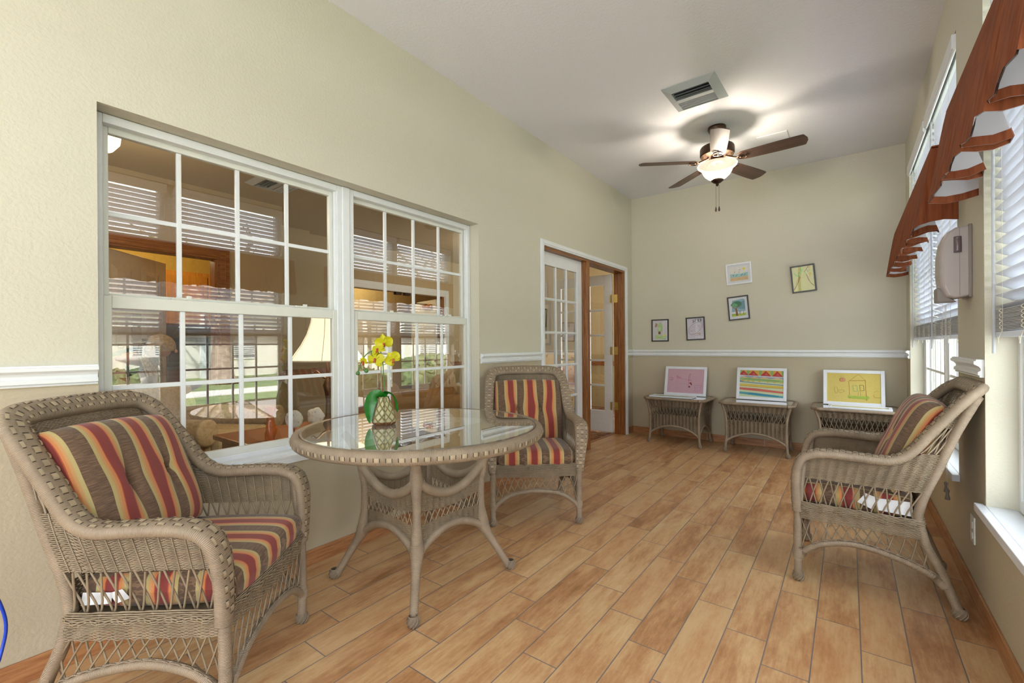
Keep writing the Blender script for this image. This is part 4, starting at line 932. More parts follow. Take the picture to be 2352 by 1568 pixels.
def framed(label, w, h, fw, fmat, paper, draw, group, matb=0., loc=(0, 0, 0), tilt=0., roll=0., name='framed_drawing', flat=False, rz=0):
    t = thing(name, label, 'framed drawing', loc, 0, group); d = .016
    t.rotation_euler = (R(tilt), R(roll), rz) 
    z0 = h/2   # origin bottom centre
    mb = MB(); mb.box((-w/2, -d, -z0), (-w/2+fw, 0, z0)).box((w/2-fw, -d, -z0), (w/2, 0, z0)).box((-w/2+fw, -d, -z0), (w/2-fw, 0, -z0+fw)).box((-w/2+fw, -d, z0-fw), (w/2-fw, 0, z0))
    off = Vector((0, 0, z0)); f = mb.build('frame', fmat, t, bevel=.0015); f.location = off
    iw, ih = w-2*fw, h-2*fw
    if matb: b = MB().box((-iw/2, -.0075, -ih/2), (iw/2, -.0065, ih/2)).build('mat_board', 'mat_white', t); b.location = off
    pw, ph = iw-2*matb*w, ih-2*matb*w
    p = MB().box((-pw/2, -.0082, -ph/2), (pw/2, -.0072, ph/2)).build('paper', cmat(paper), t); p.location = off
    D = Draw(pw, ph); D.y = -.0084; draw(D)
    if D.mb.n: q = D.mb.build('artwork', [cmat(c) for c in D.mats], t); q.location = off
    g = MB().box((-iw/2, -.0125, -ih/2), (iw/2, -.0115, ih/2)).build('glass_cover', 'glass_pic', t); g.location = off
    return t
def d_beach(D):
    D.area('d9bd94', [(0, 0), (1, 0), (1, .28), (.5, .25), (0, .26)]); D.area('a5cfd2', [(0, .26), (.5, .25), (1, .28), (1, .56), (.6, .48), (.3, .52), (0, .52)]); D.blob('e8d53a', .79, .80, .075, .085)
    for x, z in ((.27, .62), (.56, .74), (.52, .58)): D.poly('7a6a72', [(x-.04, z-.02), (x, z+.02), (x+.05, z+.03)], .004)
    for x in (.36, .66, .83): D.poly('3d4a4a', [(x-.05, .32), (x+.05, .44)], .004)
    D.blob('a0706a', .19, .40, .035, .045)
    for x in (.1, .5, .9): D.line('b98a58', [(x-.08, .08), (x, .14), (x+.06, .1)], .003)
def d_tree(D):
    D.area('8fb3c4', [(.02, .3), (.98, .3), (.98, .96), (.85, 1), (.1, .95)]); D.area('6f98a8', [(.5, .45), (.97, .4), (.97, .9), (.6, .8)]); D.area('b8cf4e', [(0, .02), (1, .06), (1, .2), (.5, .16), (0, .2)]); D.area('8fb23a', [(0, .1), (.4, .12), (.3, .18), (0, .2)])
    D.blob('4f8a68', .38, .72, .38, .17); D.blob('3d735a', .5, .76, .27, .12); D.blob('6fa878', .25, .68, .2, .1)
    D.area('8a5838', [(.28, .06), (.46, .08), (.42, .32), (.37, .52), (.27, .48), (.30, .3)]); D.line('8a5838', [(.33, .46), (.2, .52), (.1, .6)], .007); D.line('8a5838', [(.37, .48), (.5, .56), (.62, .6)], .006)
    for x in (.52, .6, .82): D.poly('3a3236', [(x, .12), (x+.02, .28), (x+.07, .32)], .004)
    D.line('6a6a3a', [(.6, .05), (.8, .07), (.95, .09)], .003)
def d_palms(D):
    D.line('a5673f', [(.02, .08), (.14, .22), (.26, .4), (.36, .60)], .006); D.line('b07a52', [(.12, .28), (.22, .46), (.32, .60)], .003); D.line('8f5a3a', [(.05, .13), (.2, .3), (.3, .46)], .003)
    D.line('a5673f', [(.68, .66), (.74, .44), (.84, .28), (.96, .16)], .006); D.line('b88a62', [(.7, .6), (.8, .34), (.9, .2)], .003)
    for p in ([(.35, .6), (.2, .68), (.1, .78)], [(.34, .6), (.3, .7), (.32, .78), (.42, .72)], [(.33, .6), (.2, .64), (.1, .77)], [(.42, .8), (.45, .98)], [(.48, .8), (.4, .93)], [(.46, .8), (.55, .95)], [(.66, .66), (.6, .72), (.62, .78)], [(.76, .76), (.85, .84)], [(.45, .74), (.5, .9)]): D.line('a5d07a', p, .006)
    D.line('c08a60', [(.36, .58), (.48, .54), (.6, .57), (.68, .64)], .0015)
    D.line('9a6040', [(.56, .77), (.66, .84), (.74, .93), (.8, .95)], .004); D.ring('9a6040', .81, .95, .06, .035, .003); D.line('9a6040', [(.7, .86), (.74, .78), (.76, .74)], .003)
    D.blob('dcc04a', .84, .66, .07, .06); D.line('d8b840', [(.82, .6), (.8, .5)], .004); D.line('e0c850', [(.8, .84), (.88, .87)], .005)
def d_castle(D):
    D.area('b9d99a', [(.33, .44), (.36, .76), (.46, .88), (.52, .92), (.62, .82), (.68, .7), (.64, .44)]); D.blob('cfe6b0', .47, .58, .09, .1); D.area('b59a7a', [(.14, .66), (.2, .88), (.34, .82), (.3, .68)]); D.blob('8f6a48', .46, .38, .08, .065); D.ring('6e4a30', .46, .38, .085, .07)
    D.area('c4dca0', [(.15, .08), (.9, .06), (.88, .2), (.5, .26), (.18, .28)]); D.blob('dfe08a', .78, .26, .13, .06); D.line('8fb070', [(.25, .2), (.4, .14), (.6, .16)], .003); D.blob('e0b070', .76, .72, .02, .016); D.line('5a5a4a', [(.7, .07), (.85, .06)], .003)
def d_letters(D):
    D.line('9a7a8a', [(.1, .5), (.2, .62), (.45, .76), (.75, .8), (.9, .72), (.88, .55), (.72, .4), (.5, .27), (.22, .22), (.1, .34), (.1, .5)], .0035)
    for i in range(60):
        q = random.random()*6.28; r = random.random()**.5; x = .48+.36*r*math.cos(q); z = .5+.22*r*math.sin(q)+.14*(x-.48); D.line(random.choice(['a06a5a', '7a7a5a', '6a5a7a', '5a8a5a']), [(x, z), (x+.015, z+.01)], .0025)
    K = 'wd'; c = '2e2c48'
    D.line(c, [(.46, .93), (.38, .90), (.40, .84), (.47, .87), (.38, .79), (.36, .83)], .004); D.line(c, [(.52, .82), (.52, .92), (.56, .97), (.62, .93)], .004); D.poly(c, [(.67, .98), (.68, .82)], .004); D.line(c, [(.76, .97), (.69, .90), (.76, .82)], .004); D.line(c, [(.86, .96), (.80, .93), (.86, .88), (.80, .84)], .004); D.line(c, [(.82, .97), (.88, .9), (.83, .82)], .003)
    D.line('b08a5a', [(.6, .24), (.7, .28), (.8, .24), (.7, .2)], .006); D.line('c0a8a0', [(.4, .14), (.6, .16), (.85, .14)], .0015)
def d_pink(D):
    c = 'b8505e'; D.line(c, [(.27, .74), (.25, .7), (.3, .68), (.26, .64), (.34, .66), (.37, .6), (.33, .62), (.3, .66)], .0028); D.poly(c, [(.35, .62), (.58, .54)], .0018); D.poly(c, [(.28, .63), (.3, .56)], .002)
    D.line(c, [(.6, .22), (.585, .5), (.60, .74), (.64, .82)], .003); D.line(c, [(.61, .5), (.62, .72), (.64, .80)], .002); D.line(c, [(.59, .52), (.64, .56), (.66, .48)], .003); D.blob('8a2f38', .645, .42, .035, .03); D.blob('5a2a34', .67, .37, .02, .025); D.blob('7a2f2f', .62, .27, .026, .03); D.poly('8f8a90', [(.3, .42), (.42, .39), (.58, .36)], .0014)
    p = '9a5a8a'; D.poly(p, [(.05, .63), (.14, .63), (.17, .56)], .0026); D.poly('6a3a4a', [(.05, .53), (.12, .53), (.12, .62)], .002); D.poly('6a3a4a', [(.13, .56), (.13, .48)], .003)
    p = 'a878b0'; D.poly(p, [(.75, .34), (.93, .35), (.96, .28)], .0022); D.poly(p, [(.75, .34), (.77, .26), (.93, .26)], .0018); D.poly(p, [(.77, .26), (.77, .1), (.85, .1), (.85, .2)], .0018); D.poly(p, [(.92, .26), (.91, .1), (.88, .1)], .0018)
def d_stripes(D):
    D.area('dcae3e', [(0, .84), (1, .80), (1, 1), (0, 1)])
    for x in (.02, .19, .48, .74, .98): D.area('8fb070', [(x-.025, .83), (x+.03, .82), (x+.03, 1), (x-.03, 1)])
    for x in (.08, .31, .60, .86): D.area('c03a38', [(x-.12, .82-.03*x), (x+.13, .81-.03*x), (x, .995)]); D.area('d0605a', [(x-.02, .84-.02*x), (x+.06, .84-.02*x), (x+.01, .93)])
    D.area('c9cddb', [(0, .74), (0, .82), (1, .78), (1, .70)]); D.area('9ba4b0', [(0, .74), (.15, .795), (.5, .76), (1, .74), (1, .69), (0, .71)])
    for x in (.1, .34, .57, .86): D.area('e3bd94', [(x-.11, .715-.02*x), (x+.13, .70-.02*x), (x+.0, .77-.02*x)])
    D.area('a3bf78', [(0, .62), (0, .72), (1, .66), (1, .56)]); D.area('8cae62', [(.1, .66), (.9, .6), (.95, .64), (.1, .70)])
    for x in (.08, .2, .31, .46, .65, .8, .94): D.area('dda845', [(x-.04, .625-.05*x), (x+.05, .62-.05*x), (x, .58-.05*x)])
    D.area('6d8aa8', [(0, .55), (0, .62), (.08, .57), (1, .49), (1, .52), (1, .46), (.5, .5)]); D.area('d9c440', [(0, .41), (0, .47), (1, .42), (1, .36)]); D.area('d8ac3a', [(0, .455), (0, .475), (1, .43), (1, .405)]); D.area('cc6a4a', [(0, .40), (0, .413), (1, .362), (1, .348)])
    D.area('cf6256', [(0, .26), (0, .34), (.4, .32), (1, .24), (1, .17)]); D.area('4fa0b0', [(0, .10), (0, .18), (.4, .15), (1, .08), (1, .01), (.5, .04)]); D.area('3a88a8', [(.2, .10), (.25, .15), (.9, .08), (.9, .04)])
def d_house(D):
    c = 'a86a2a'; D.poly(c, [(.43, .74), (.73, .76)], .0045); D.poly(c, [(.43, .74), (.6, .97), (.73, .76)], .0025); D.poly(c, [(.42, .74), (.43, .12)], .003); D.poly(c, [(.725, .76), (.74, .08)], .004)
    D.poly('86b06a', [(.49, .58), (.57, .58), (.575, .38), (.51, .38), (.49, .58)], .0035); D.poly('7a6a2a', [(.62, .6), (.69, .6), (.7, .42), (.63, .41), (.62, .6)], .0035); D.line('9a7a3a', [(.59, .16), (.595, .38), (.63, .38), (.635, .14)], .002)
    for i in range(26): x = .4+i*.0145; D.line('a8c848', [(x, .14-.0008*i), (x+.012, .24-.02*(i % 3)), (x+.02, .16)], .0035)
    D.blob('d89a5a', .3, .76, .045, .06); D.ring('c0788a', .28, .77, .035, .06, .003); D.ring('c0788a', .325, .77, .03, .06, .003); D.poly('a08a4a', [(.28, .84), (.27, .9)], .0015); D.poly('a08a4a', [(.31, .84), (.32, .92)], .0015)
    b = '8a6a2a'; D.line(b, [(.15, .52), (.15, .38), (.18, .28), (.21, .38), (.19, .52)], .002); D.line(b, [(.21, .38), (.28, .42), (.34, .38), (.28, .32), (.22, .34)], .0018); D.line(b, [(.88, .36), (.92, .42), (.96, .4)], .0015); D.line(b, [(.86, .28), (.9, .2), (1, .2)], .002)
yw = YF-.0005
G1 = "framed children's drawings hung on the far wall"; G2 = "white framed children's drawings leaning on the side tables"
framed('white framed beach drawing with a sun, topmost on the far wall', .262, .238, .018, 'white_frame', 'e6e4e0', d_beach, G1, .085, (-.977, yw, 1.80), 0, -3)
framed('black framed painting of a green tree under the beach drawing', .216, .268, .013, 'black_frame', 'e4e6ea', d_tree, G1, .10, (-.980, yw, 1.398), 0, -4.5)
framed('black framed yellow drawing of two palm trees, highest at right', .216, .282, .014, 'black_frame', 'd9d690', d_palms, G1, 0, (-.362, yw, 1.664), 4.5, -4.5)
framed('black framed green castle drawing, leftmost on the far wall', .212, .275, .013, 'black_frame', 'dcd8dc', d_castle, G1, 0, (-1.877, yw, 1.163), 0, 0)
framed('black framed drawing of a dotted oval shape with dark letters above', .214, .272, .013, 'black_frame', 'd9d2e0', d_letters, G1, 0, (-1.45, yw, 1.176), 0, -2)
TZ = .5225
framed('white framed pink paper drawing leaning on the left side table', .475, .345, .030, 'white_frame', 'd3aab8', d_pink, G2, 0, (-1.545, 5.455, TZ), -14, .0)
framed('white framed drawing of rainbow stripes and red triangles on the middle table', .475, .350, .030, 'white_frame', 'd5dcae', d_stripes, G2, 0, (-.755, 5.458, TZ), -14, 0)
framed('white framed yellow drawing of a house leaning on the right side table', .478, .345, .030, 'white_frame', 'd9c268', d_house, G2, 0, (.036, 5.462, TZ), -14, 0)
def d_green(D): D.area('8fae7a', [(.1, .1), (.9, .1), (.9, .9), (.1, .9)])
G3 = 'white frames lying flat on the side tables'
o = framed('white frame lying flat on the left side table before the pink drawing', .475, .20, .026, 'white_frame', 'c8d2c0', d_green, G3, 0, (-1.62, 5.14, TZ+.001), 0, 0); o.rotation_euler = (R(-90), 0, R(-1)); o.location.z += .0; 
o2 = framed('white frame lying flat on the right side table before the yellow drawing', .47, .20, .026, 'white_frame', 'd8d6b0', lambda D: None, G3, 0, (.075, 5.15, TZ+.001), 0, 0); o2.rotation_euler = (R(-90), 0, R(-1.5))

# ------------------------------------------------------------------ lounge behind the inner windows
LX = XL-.14
struct(box('floor_lounge', (-7.6, -1.2, -.1), (LX, 7.7, -.006), 'carpet'))
struct(box('ceiling_lounge', (-7.7, -1.3, 2.70), (LX+.01, 7.8, 2.82), 'wall_lounge'))
struct(box('wall_lounge_near', (-7.6, -1.3, -.006), (LX, -1.2, 2.7), 'wall_lounge')); struct(box('wall_lounge_end', (-7.6, 7.6, -.006), (LX, 7.72, 2.7), 'wall_lounge'))
struct(box('wall_lounge_side', (LX-.004, -1.2, -.006), (LX-.0, LWIN[0], 2.7), 'wall_lounge'))
struct(box('wall_lounge_side_far', (LX-.004, LWIN[1], -.006), (LX-.0, DOOR[0]-.08, 2.7), 'wall_lounge'))
def wallx(name, x0, x1, ya, yb, ops, mat): return wall_x(name, x0, x1, ya, yb, 2.7, ops, mat)
wallx('wall_lounge_back', -5.20, -5.08, -1.2, 2.52, [(.93, 1.86, 0, 2.01)], 'wall_lounge')
mb = MB(); mb.box((-6.0, 2.40, 0), (-5.2, 2.52, 2.7)).box((-6.0, 2.52, 0), (-5.86, 3.27, 2.7)); struct(mb.build('wall_lounge_corner', 'wall_lounge'))
wallx('wall_lounge_rear', -6.12, -6.0, 2.52, 7.6, [(3.87, 5.93, 0, 2.03)], 'wall_lounge')
struct(box('wall_kitchen', (-7.42, -1.2, 0), (-7.3, 3.6, 2.7), 'yellow_wall')); struct(box('wall_kitchen_side', (-7.3, 3.5, 0), (-6.12, 3.6, 2.7), 'yellow_wall'))
struct(box('wall_corridor', (-7.6, 3.6, 0), (-7.5, 7.6, 2.7), 'corridor'))
kd = sempty('door_4')
mb = MB(); casing(mb, .82, 1.97, 2.12, .11, -5.08, -5.062); casing(mb, .86, 1.93, 2.08, .05, -5.062, -5.052); mb.build('casing', 'oak_y', kd, bevel=.003)
mb = MB(); mb.box((-5.2, 1.84, 0), (-5.08, 1.86, 2.01)).box((-5.2, .93, 0), (-5.08, .95, 2.01)); mb.build('jamb', 'oak', kd)
kl = sempty('door_5'); kl.location = (-5.09, .955, .01); kl.rotation_euler = (0, 0, R(133))
mb = MB(); W_, H_ = .84, 1.985; mb.box((0, -.035, 0), (W_, 0, H_)); mb.build('door_panel', 'doorpaint', kl, bevel=.002)
for cx in (.235, .605):
    for z0, z1 in ((.2, .75), (.9, 1.45), (1.56, 1.86)):
        for ys in (-.035, 0):
            sg = -1 if ys < 0 else 1; mb = MB(); a_, b_ = cx-.125, cx+.125; e_ = .045
            v = [(a_, ys, z0), (b_, ys, z0), (b_, ys, z1), (a_, ys, z1), (a_+e_, ys+sg*.018, z0+e_), (b_-e_, ys+sg*.018, z0+e_), (b_-e_, ys+sg*.018, z1-e_), (a_+e_, ys+sg*.018, z1-e_)]
            mb.add(v, [(0, 1, 5, 4), (1, 2, 6, 5), (2, 3, 7, 6), (3, 0, 4, 7), (4, 5, 6, 7)]); mb.build('raised_panel', 'doorpaint', kl, fix=True)
MB().lathe([(.001, .03), (.02, .028), (.026, .012), (.012, 0), (.01, -.02)], (0, 0, 0), 14).build('door_knob', 'brass', kl, True).matrix_local = Matrix.Translation((.78, .02, .95)) @ Matrix.Rotation(R(-90), 4, 'X')
cdw = sempty('door_6')
mb = MB(); casing(mb, 3.75, 6.05, 2.15, .12, -6.0, -5.98); casing(mb, 3.80, 6.0, 2.09, .05, -5.98, -5.972); mb.build('casing', 'cream', cdw, bevel=.003)
mb = MB(); mb.box((-6.12, 5.90, 0), (-6.0, 5.93, 2.03)).box((-6.12, 3.87, 0), (-6.0, 3.90, 2.03)); mb.build('jamb', 'oak', cdw)
cl = sempty('door_7'); cl.location = (-6.14, 5.86, .01); cl.rotation_euler = (0, 0, R(166)); MB().box((0, -.04, 0), (.98, 0, 1.98)).build('door_panel', 'cream', cl, bevel=.003)
mb = MB(); mb.box((.12, 0, 1.83), (.42, .055, 1.90)); mb.build('door_closer', 'honey', cl, bevel=.004)
mb = MB(); mb.tube([(.22, .05, 1.90), (.5, .16, 1.93)], .008, 6).tube([(.5, .16, 1.93), (.05, .28, 1.97)], .007, 6); mb.build('closer_arm', 'bronze', cl, True)
for y in (4.83, 5.02): MB().box((-6.05, y, 1.985), (-5.99, y+.12, 2.03)).build('strike_box', 'dark', cdw)
def rl(n, a, b): struct(box(n, a, b, 'mahog', bevel=.006))
rl('trim_50', (-5.08, -1.2, .75), (-5.055, .81, .83)); rl('trim_51', (-5.08, 1.98, .75), (-5.055, 2.52, .83)); rl('trim_52', (-5.86, 2.53, .75), (-5.835, 3.27, .83)); rl('trim_53', (-6.0, 3.28, .75), (-5.975, 3.74, .83)); rl('trim_54', (-6.0, 6.06, .75), (-5.975, 7.58, .83)); rl('trim_55', (-5.97, 7.575, .75), (LX-.01, 7.6, .83))
# kitchen
t = thing('wall_cabinet', 'honey oak wall cabinet seen through the lounge doorway', 'cabinet', (-7.3, 1.9, 1.42)); MB().box((0, -1.1, 0), (.30, 1.1, .71)).build('body', 'honey', t)
for i in range(4):
    y0 = -1.09+.546*i; d_ = MB().box((.3, y0+.01, .02), (.318, y0+.536, .66)).build('door', 'honey', t, bevel=.004); MB().box((.318, y0+.08, .09), (.322, y0+.466, .59)).build('inset_panel', 'honey', d_, bevel=.004)
    yh = y0+(.49 if i % 2 == 0 else .05); MB().tube([(.33, yh, .06), (.345, yh, .10), (.33, yh, .15)], .005, 6).build('handle', 'bronze', d_, True)
t = thing('kitchen_counter', 'dark kitchen base counter behind the lounge doorway', 'counter', (-7.28, 1.9, .001)); MB().box((0, -1.1, 0), (.58, 1.1, .86)).build('body', 'mahog', t); MB().box((0, -1.12, .86), (.62, 1.12, .90)).build('worktop', 'blackg', t, bevel=.005)
t = thing('microwave', 'black microwave on the kitchen counter seen through the glass', 'microwave', (-7.1, 2.28, .9)); MB().box((-.2, -.36, .01), (.2, .36, .36)).build('body', 'blackg', t, bevel=.01); MB().box((.2, -.3, .05), (.206, .1, .31)).build('door_glass', 'dark', t)
# lounge seating
def club_chair(name, label, loc, rz, ma, mc, bh=.9, ah=.64):
    t = thing(name, label, 'armchair', loc, rz)
    MB().box((-.36, -.30, .10), (.36, .30, .40)).build('base', ma, t, bevel=.03); MB().box((-.22, -.285, .40), (.40, .285, .53)).build('seat_cushion', mc, t, bevel=.05)
    mb = MB(); P = [(-.22, .40), (-.30, .40), (-.44, bh-.06), (-.40, bh), (-.32, bh), (-.24, .6)]
    mb.prism([(p[0], p[1]) for p in P], -.30, .30, ax='y'); mb.build('backrest', mc, t, bevel=.045, fix=True)
    for s in (-1, 1):
        mb = MB(); mb.box((-.34, s*.345-.05, .10), (.36, s*.345+.05, ah-.06)); mb.build('arm', ma, t, bevel=.02)
        a_ = MB(); a_.tube([(-.36, s*.36, ah-.085), (.375, s*.36, ah-.085)], .088, 20); r_ = a_.build('arm_roll', ma, t, True)
        MB().lathe([(.09, .0), (.09, .012), (.075, .018), (.001, .018)], (0, 0, 0), 20).build('scroll_front', ma, t, True).matrix_local = Matrix.Translation((.372, s*.36, ah-.085)) @ Matrix.Rotation(R(90), 4, 'Y')
    for sx in (-.32, .32):
        for sy in (-.32, .32): MB().lathe([(.016, 0), (.026, .10)], (sx, sy, -.006), 10).build('leg', 'mahog', t, True)
    return t
club_chair('lounge_armchair', 'beige upholstered lounge armchair behind the left inner window', (-3.82, 1.27, 0), R(30), 'beige_up', 'beige_up', .85, .66)
club_chair('lounge_armchair', 'tan rolled arm lounge chair seen behind the orchid', (-3.30, 3.02, 0), R(60), 'tan_up', 'tan_up', .80, .68)
club_chair('lounge_armchair', 'floral high back lounge chair behind the right inner window edge', (-3.72, 4.05, 0), R(20), 'floral', 'floral', 1.02, .62)
club_chair('lounge_armchair', 'floral lounge chair seen through the closed glazed door', (-3.85, 6.45, 0), R(-60), 'floral', 'floral', 1.0, .62)
t = thing('console_table', 'low reddish wooden console table behind the left inner window', 'table', (-2.80, 1.70, 0)); MB().box((-.29, -.60, .57), (.29, .60, .60)).build('top', 'mahog', t, bevel=.006); MB().box((-.26, -.56, .42), (.26, .56, .57)).build('apron', 'mahog', t, bevel=.003)
for sx in (-.23, .23):
    for sy in (-.53, .53): MB().lathe([(.018, 0), (.03, .2), (.026, .42)], (sx, sy, -.006), 12).build('leg', 'mahog', t, True)
t = thing('glass_vase', 'twisted amber glass vase on the console table', 'vase', (-2.645, 1.235, .6))
P = np.zeros((14, 16, 3)); 
for i in range(14):
    z = i*.0142; r = .024+.006*math.sin(i*.55)+.002*(i > 10); a_ = np.linspace(0, 2*np.pi, 16, endpoint=False); k_ = 1+.16*np.cos(3*(a_+z*14)); P[i] = np.stack([r*k_*np.cos(a_), r*k_*np.sin(a_), z+0*a_], 1)
MB().grid(P[::-1], closev=True).build('vase_body', 'amber', t, True)
def disc(label, loc, sp_):
    t = thing('stone_ornament', label, 'ornament', loc, R(35), 'stone ornaments on stems')
    MB().lathe([(.001, .012), (.035, .01), (.04, 0), (.001, 0)], (0, 0, 0), 16).build('base', 'bronze', t, True); MB().tube([(0, 0, .01), (0, 0, .08)], .003, 6).build('stem', 'bronze', t, True)
    mb = MB(); n, m = 20, 12; a_ = np.linspace(0, 2*np.pi, n, endpoint=False); P = np.zeros((m, n, 3))
    for i, ph in enumerate(np.linspace(0, np.pi, m)):
        rr = np.sin(ph)*.052*(1+sp_*np.cos(5*a_)*np.sin(ph)); P[i] = np.stack([rr*np.cos(a_), .022*np.cos(ph)*(1+.15*np.cos(3*a_)), .112+rr*np.sin(a_)], 1)
    mb.grid(P, closev=True).build('carved_disc', 'stone', t, True, fix=True)
disc('round carved pale stone disc on a thin stem beside the vase', (-2.565, 1.33, .6), .02); disc('knobbly carved pale stone shell on a thin stem nearest the table lamp', (-2.565, 1.462, .6), .09)
t = thing('table_lamp', 'bronze table lamp with a lit bell shaped cream shade', 'lamp', (-2.80, 1.685, .6))
MB().lathe([(.001, 0), (.08, .0), (.082, .015), (.05, .03), (.02, .06), (.014, .16), (.022, .22), (.035, .27), (.018, .31), (.01, .34), (.008, .52)], (0, 0, 0), 20).build('base', 'bronze', t, True)
mb = MB()
for s in (-1, 1): mb.tube(spline([(0, 0, .31), (s*.04*.8, s*.04*.6, .33), (s*.075*.8, s*.075*.6, .365), (s*.10*.8, s*.10*.6, .35), (s*.115*.8, s*.115*.6, .36)], n=14), np.linspace(.008, .004, 14), 8)
mb.build('scroll_arm', 'bronze', t, True)
pr = [(.232, .435), (.205, .48), (.165, .54), (.13, .61), (.105, .69), (.095, .78)]; MB().lathe(pr[::-1], (0, 0, 0), 40).build('lamp_shade', 'shade', t, True)
mb = MB()
for k in range(6): a_ = R(60*k+20); mb.tube([((r+.001)*math.cos(a_), (r+.001)*math.sin(a_), z) for r, z in pr], .0022, 5)
mb.lathe([(.233, .433), (.234, .441)], (0, 0, 0), 40); mb.build('shade_ribs', 'cord', t, True)
lamp('table_lamp_bulb', (-2.80, 1.685, 1.18), 6, (1, .82, .55), .04)
t = thing('ceiling_light', 'flush lounge ceiling light with glowing bowl at upper left pane', 'ceiling light', (-3.93, .735, 2.70)); MB().lathe([(.001, 0), (.10, 0), (.12, -.04), (.11, -.12), (.07, -.16)], (0, 0, 0), 24).build('canopy', 'bronze', t, True)
MB().lathe([(.13, -.16), (.125, -.21), (.09, -.26), (.001, -.28)], (0, 0, 0), 24).build('glass_bowl', 'bulb_lounge', t, True)
vent_obj((-4.42, 2.12, 2.70), R(0), 'louvered vent in the lounge ceiling seen through the upper window')
lamp('lounge_lamp', (-3.80, .80, 2.25), 26, (1, .85, .62), .12); lamp('lounge_fill_far', (-4.2, 5.3, 2.4), 18, (1, .85, .62), .15); lamp('kitchen_fill', (-6.3, 1.6, 2.4), 34, (1, .85, .58), .15); lamp('corridor_lamp', (-6.9, 5.0, 2.45), 26, (1, .86, .58), .15)  # far and kitchen lamps are added fill without fixtures; corridor lamp is unseen
def d_fl(D):
    D.area('3a4438', [(.12, .1), (.88, .1), (.88, .9), (.12, .9)])
    for i in range(16): D.blob(random.choice(['c8562e', 'd06a38', '4f6a3c']), .2+.6*random.random(), .15+.7*random.random(), .05, .05)
framed('dark framed flower picture on the lounge end wall behind the glazed door', .62, .86, .05, 'grey_dark', 'c9bfa8', d_fl, None, 0, (-5.0, 7.598, 1.12))

# ------------------------------------------------------------------ person in the lounge doorway
def person():
    t = thing('person', 'person in a dark sleeveless dress bending forward in the lounge doorway', 'person', (-4.78, .95, 0), R(42))
    J = {'pel': (-.08, 0, .86, .13, .15), 'wai': (.02, 0, .95, .105, .125), 'che': (.16, 0, 1.02, .115, .14), 'nec': (.29, 0, 1.07, .05, .05), 'h0': (.35, 0, 1.09, .065, .06), 'h1': (.42, 0, 1.12, .088, .075), 'h2': (.48, 0, 1.11, .06, .055)}
    V, E_, Rr_ = [], [], []
    def v(p, r, r2=None): V.append(p); Rr_.append((r, r2 or r)); return len(V)-1
    def e(a, b): E_.append((a, b))
    ids = {}; prev = None
    for k, q in J.items(): ids[k] = v(q[:3], q[3], q[4])
    ks = list(J)
    for a, b in zip(ks[:-1], ks[1:]): e(ids[a], ids[b])
    for s in (-1, 1):
        h = v((-.08, s*.09, .80), .085); k = v((-.03, s*.10, .45), .058); a = v((-.08, s*.10, .08), .036); f = v((.06, s*.11, .035), .03); e(ids['pel'], h); e(h, k); e(k, a); e(a, f)
        sh = v((.20, s*.16, 1.01), .05); el = v((.26, s*.19, .76), .036); wr = v((.42, s*.13, .70), .024); pm = v((.49, s*.12, .69), .026, .014); e(ids['che'], sh); e(sh, el); e(el, wr); e(wr, pm)
        for i, (dx, dy, ln) in enumerate(((.03, -.024, .045), (.036, -.009, .055), (.034, .006, .05), (.026, .02, .04))):
            a1 = v((.49+dx, s*(.12)+dy, .682), .0085); a2 = v((.49+dx+ln*.7, s*.12+dy*1.1, .668), .0075); e(pm, a1); e(a1, a2)
        th = v((.505, s*.12-s*.035, .69), .009); th2 = v((.535, s*.12-s*.045, .68), .008); e(pm, th); e(th, th2)
    me = bpy.data.meshes.new('body'); me.from_pydata(V, E_, []); me.materials.append(M['skin']); me.update()
    o = bpy.data.objects.new('body', me); col.objects.link(o); o.parent = t
    sk = o.modifiers.new('skin', 'SKIN'); sk.use_smooth_shade = True
    for i, r in enumerate(Rr_): me.skin_vertices[0].data[i].radius = r
    me.skin_vertices[0].data[0].use_root = True
    sb = o.modifiers.new('sub', 'SUBSURF'); sb.levels = 1; sb.render_levels = 2
    S = spline([(.225, 0, 1.04, .125, .165), (.12, 0, 1.0, .135, .165), (.02, 0, .95, .125, .15), (-.08, 0, .84, .16, .19), (-.07, 0, .70, .175, .205), (-.06, 0, .56, .19, .22)], n=20)
    T = np.gradient(S[:, :3], axis=0); T /= np.linalg.norm(T, axis=1)[:, None]; A_ = np.linspace(0, 2*np.pi, 24, endpoint=False); B_ = np.array([0, 1., 0]); P = np.zeros((20, 24, 3))
    for i in range(20): N_ = np.cross(B_, T[i]); P[i] = S[i, :3]+np.outer(np.cos(A_), N_)*S[i, 3]*.8+np.outer(np.sin(A_)*(1+.02*np.sin(6*A_)), B_)*S[i, 4]*.9
    MB().grid(P, closev=True).build('dress', 'dress', t, True, fix=True)
    mb = MB(); n = 14
    P = np.zeros((10, n, 3)); a_ = np.linspace(0, 2*np.pi, n, endpoint=False)
    for i, ph in enumerate(np.linspace(.05, 1.9, 10)): P[i] = np.stack([.405+.112*np.sin(ph)*np.cos(a_), .10*np.sin(ph)*np.sin(a_), 1.135+.106*np.cos(ph)+.0*a_], 1)
    mb.grid(P, closev=True)
    for k in range(9): y = -.10+.025*k; mb.tube(spline([(.36, y, 1.20), (.32, y*1.1, 1.11), (.35, y*1.1, 1.00), (.38+.01*(k % 2), y*1.0, .90)], n=10), np.linspace(.016, .006, 10), 6)
    mb.build('hair', 'hair', t, True)
    mb = MB()
    for s in (-1, 1): mb.lathe([(.001, .008), (.006, .006), (.008, 0), (.001, -.006)], (.475, s*.032, 1.128), 8)
    mb.build('eye', 'dark', t, True)
    MB().lathe([(.001, .022), (.009, .01), (.012, -.004), (.001, -.012)], (.53, 0, 1.095), 10).build('nose', 'skin', t, True)
person()

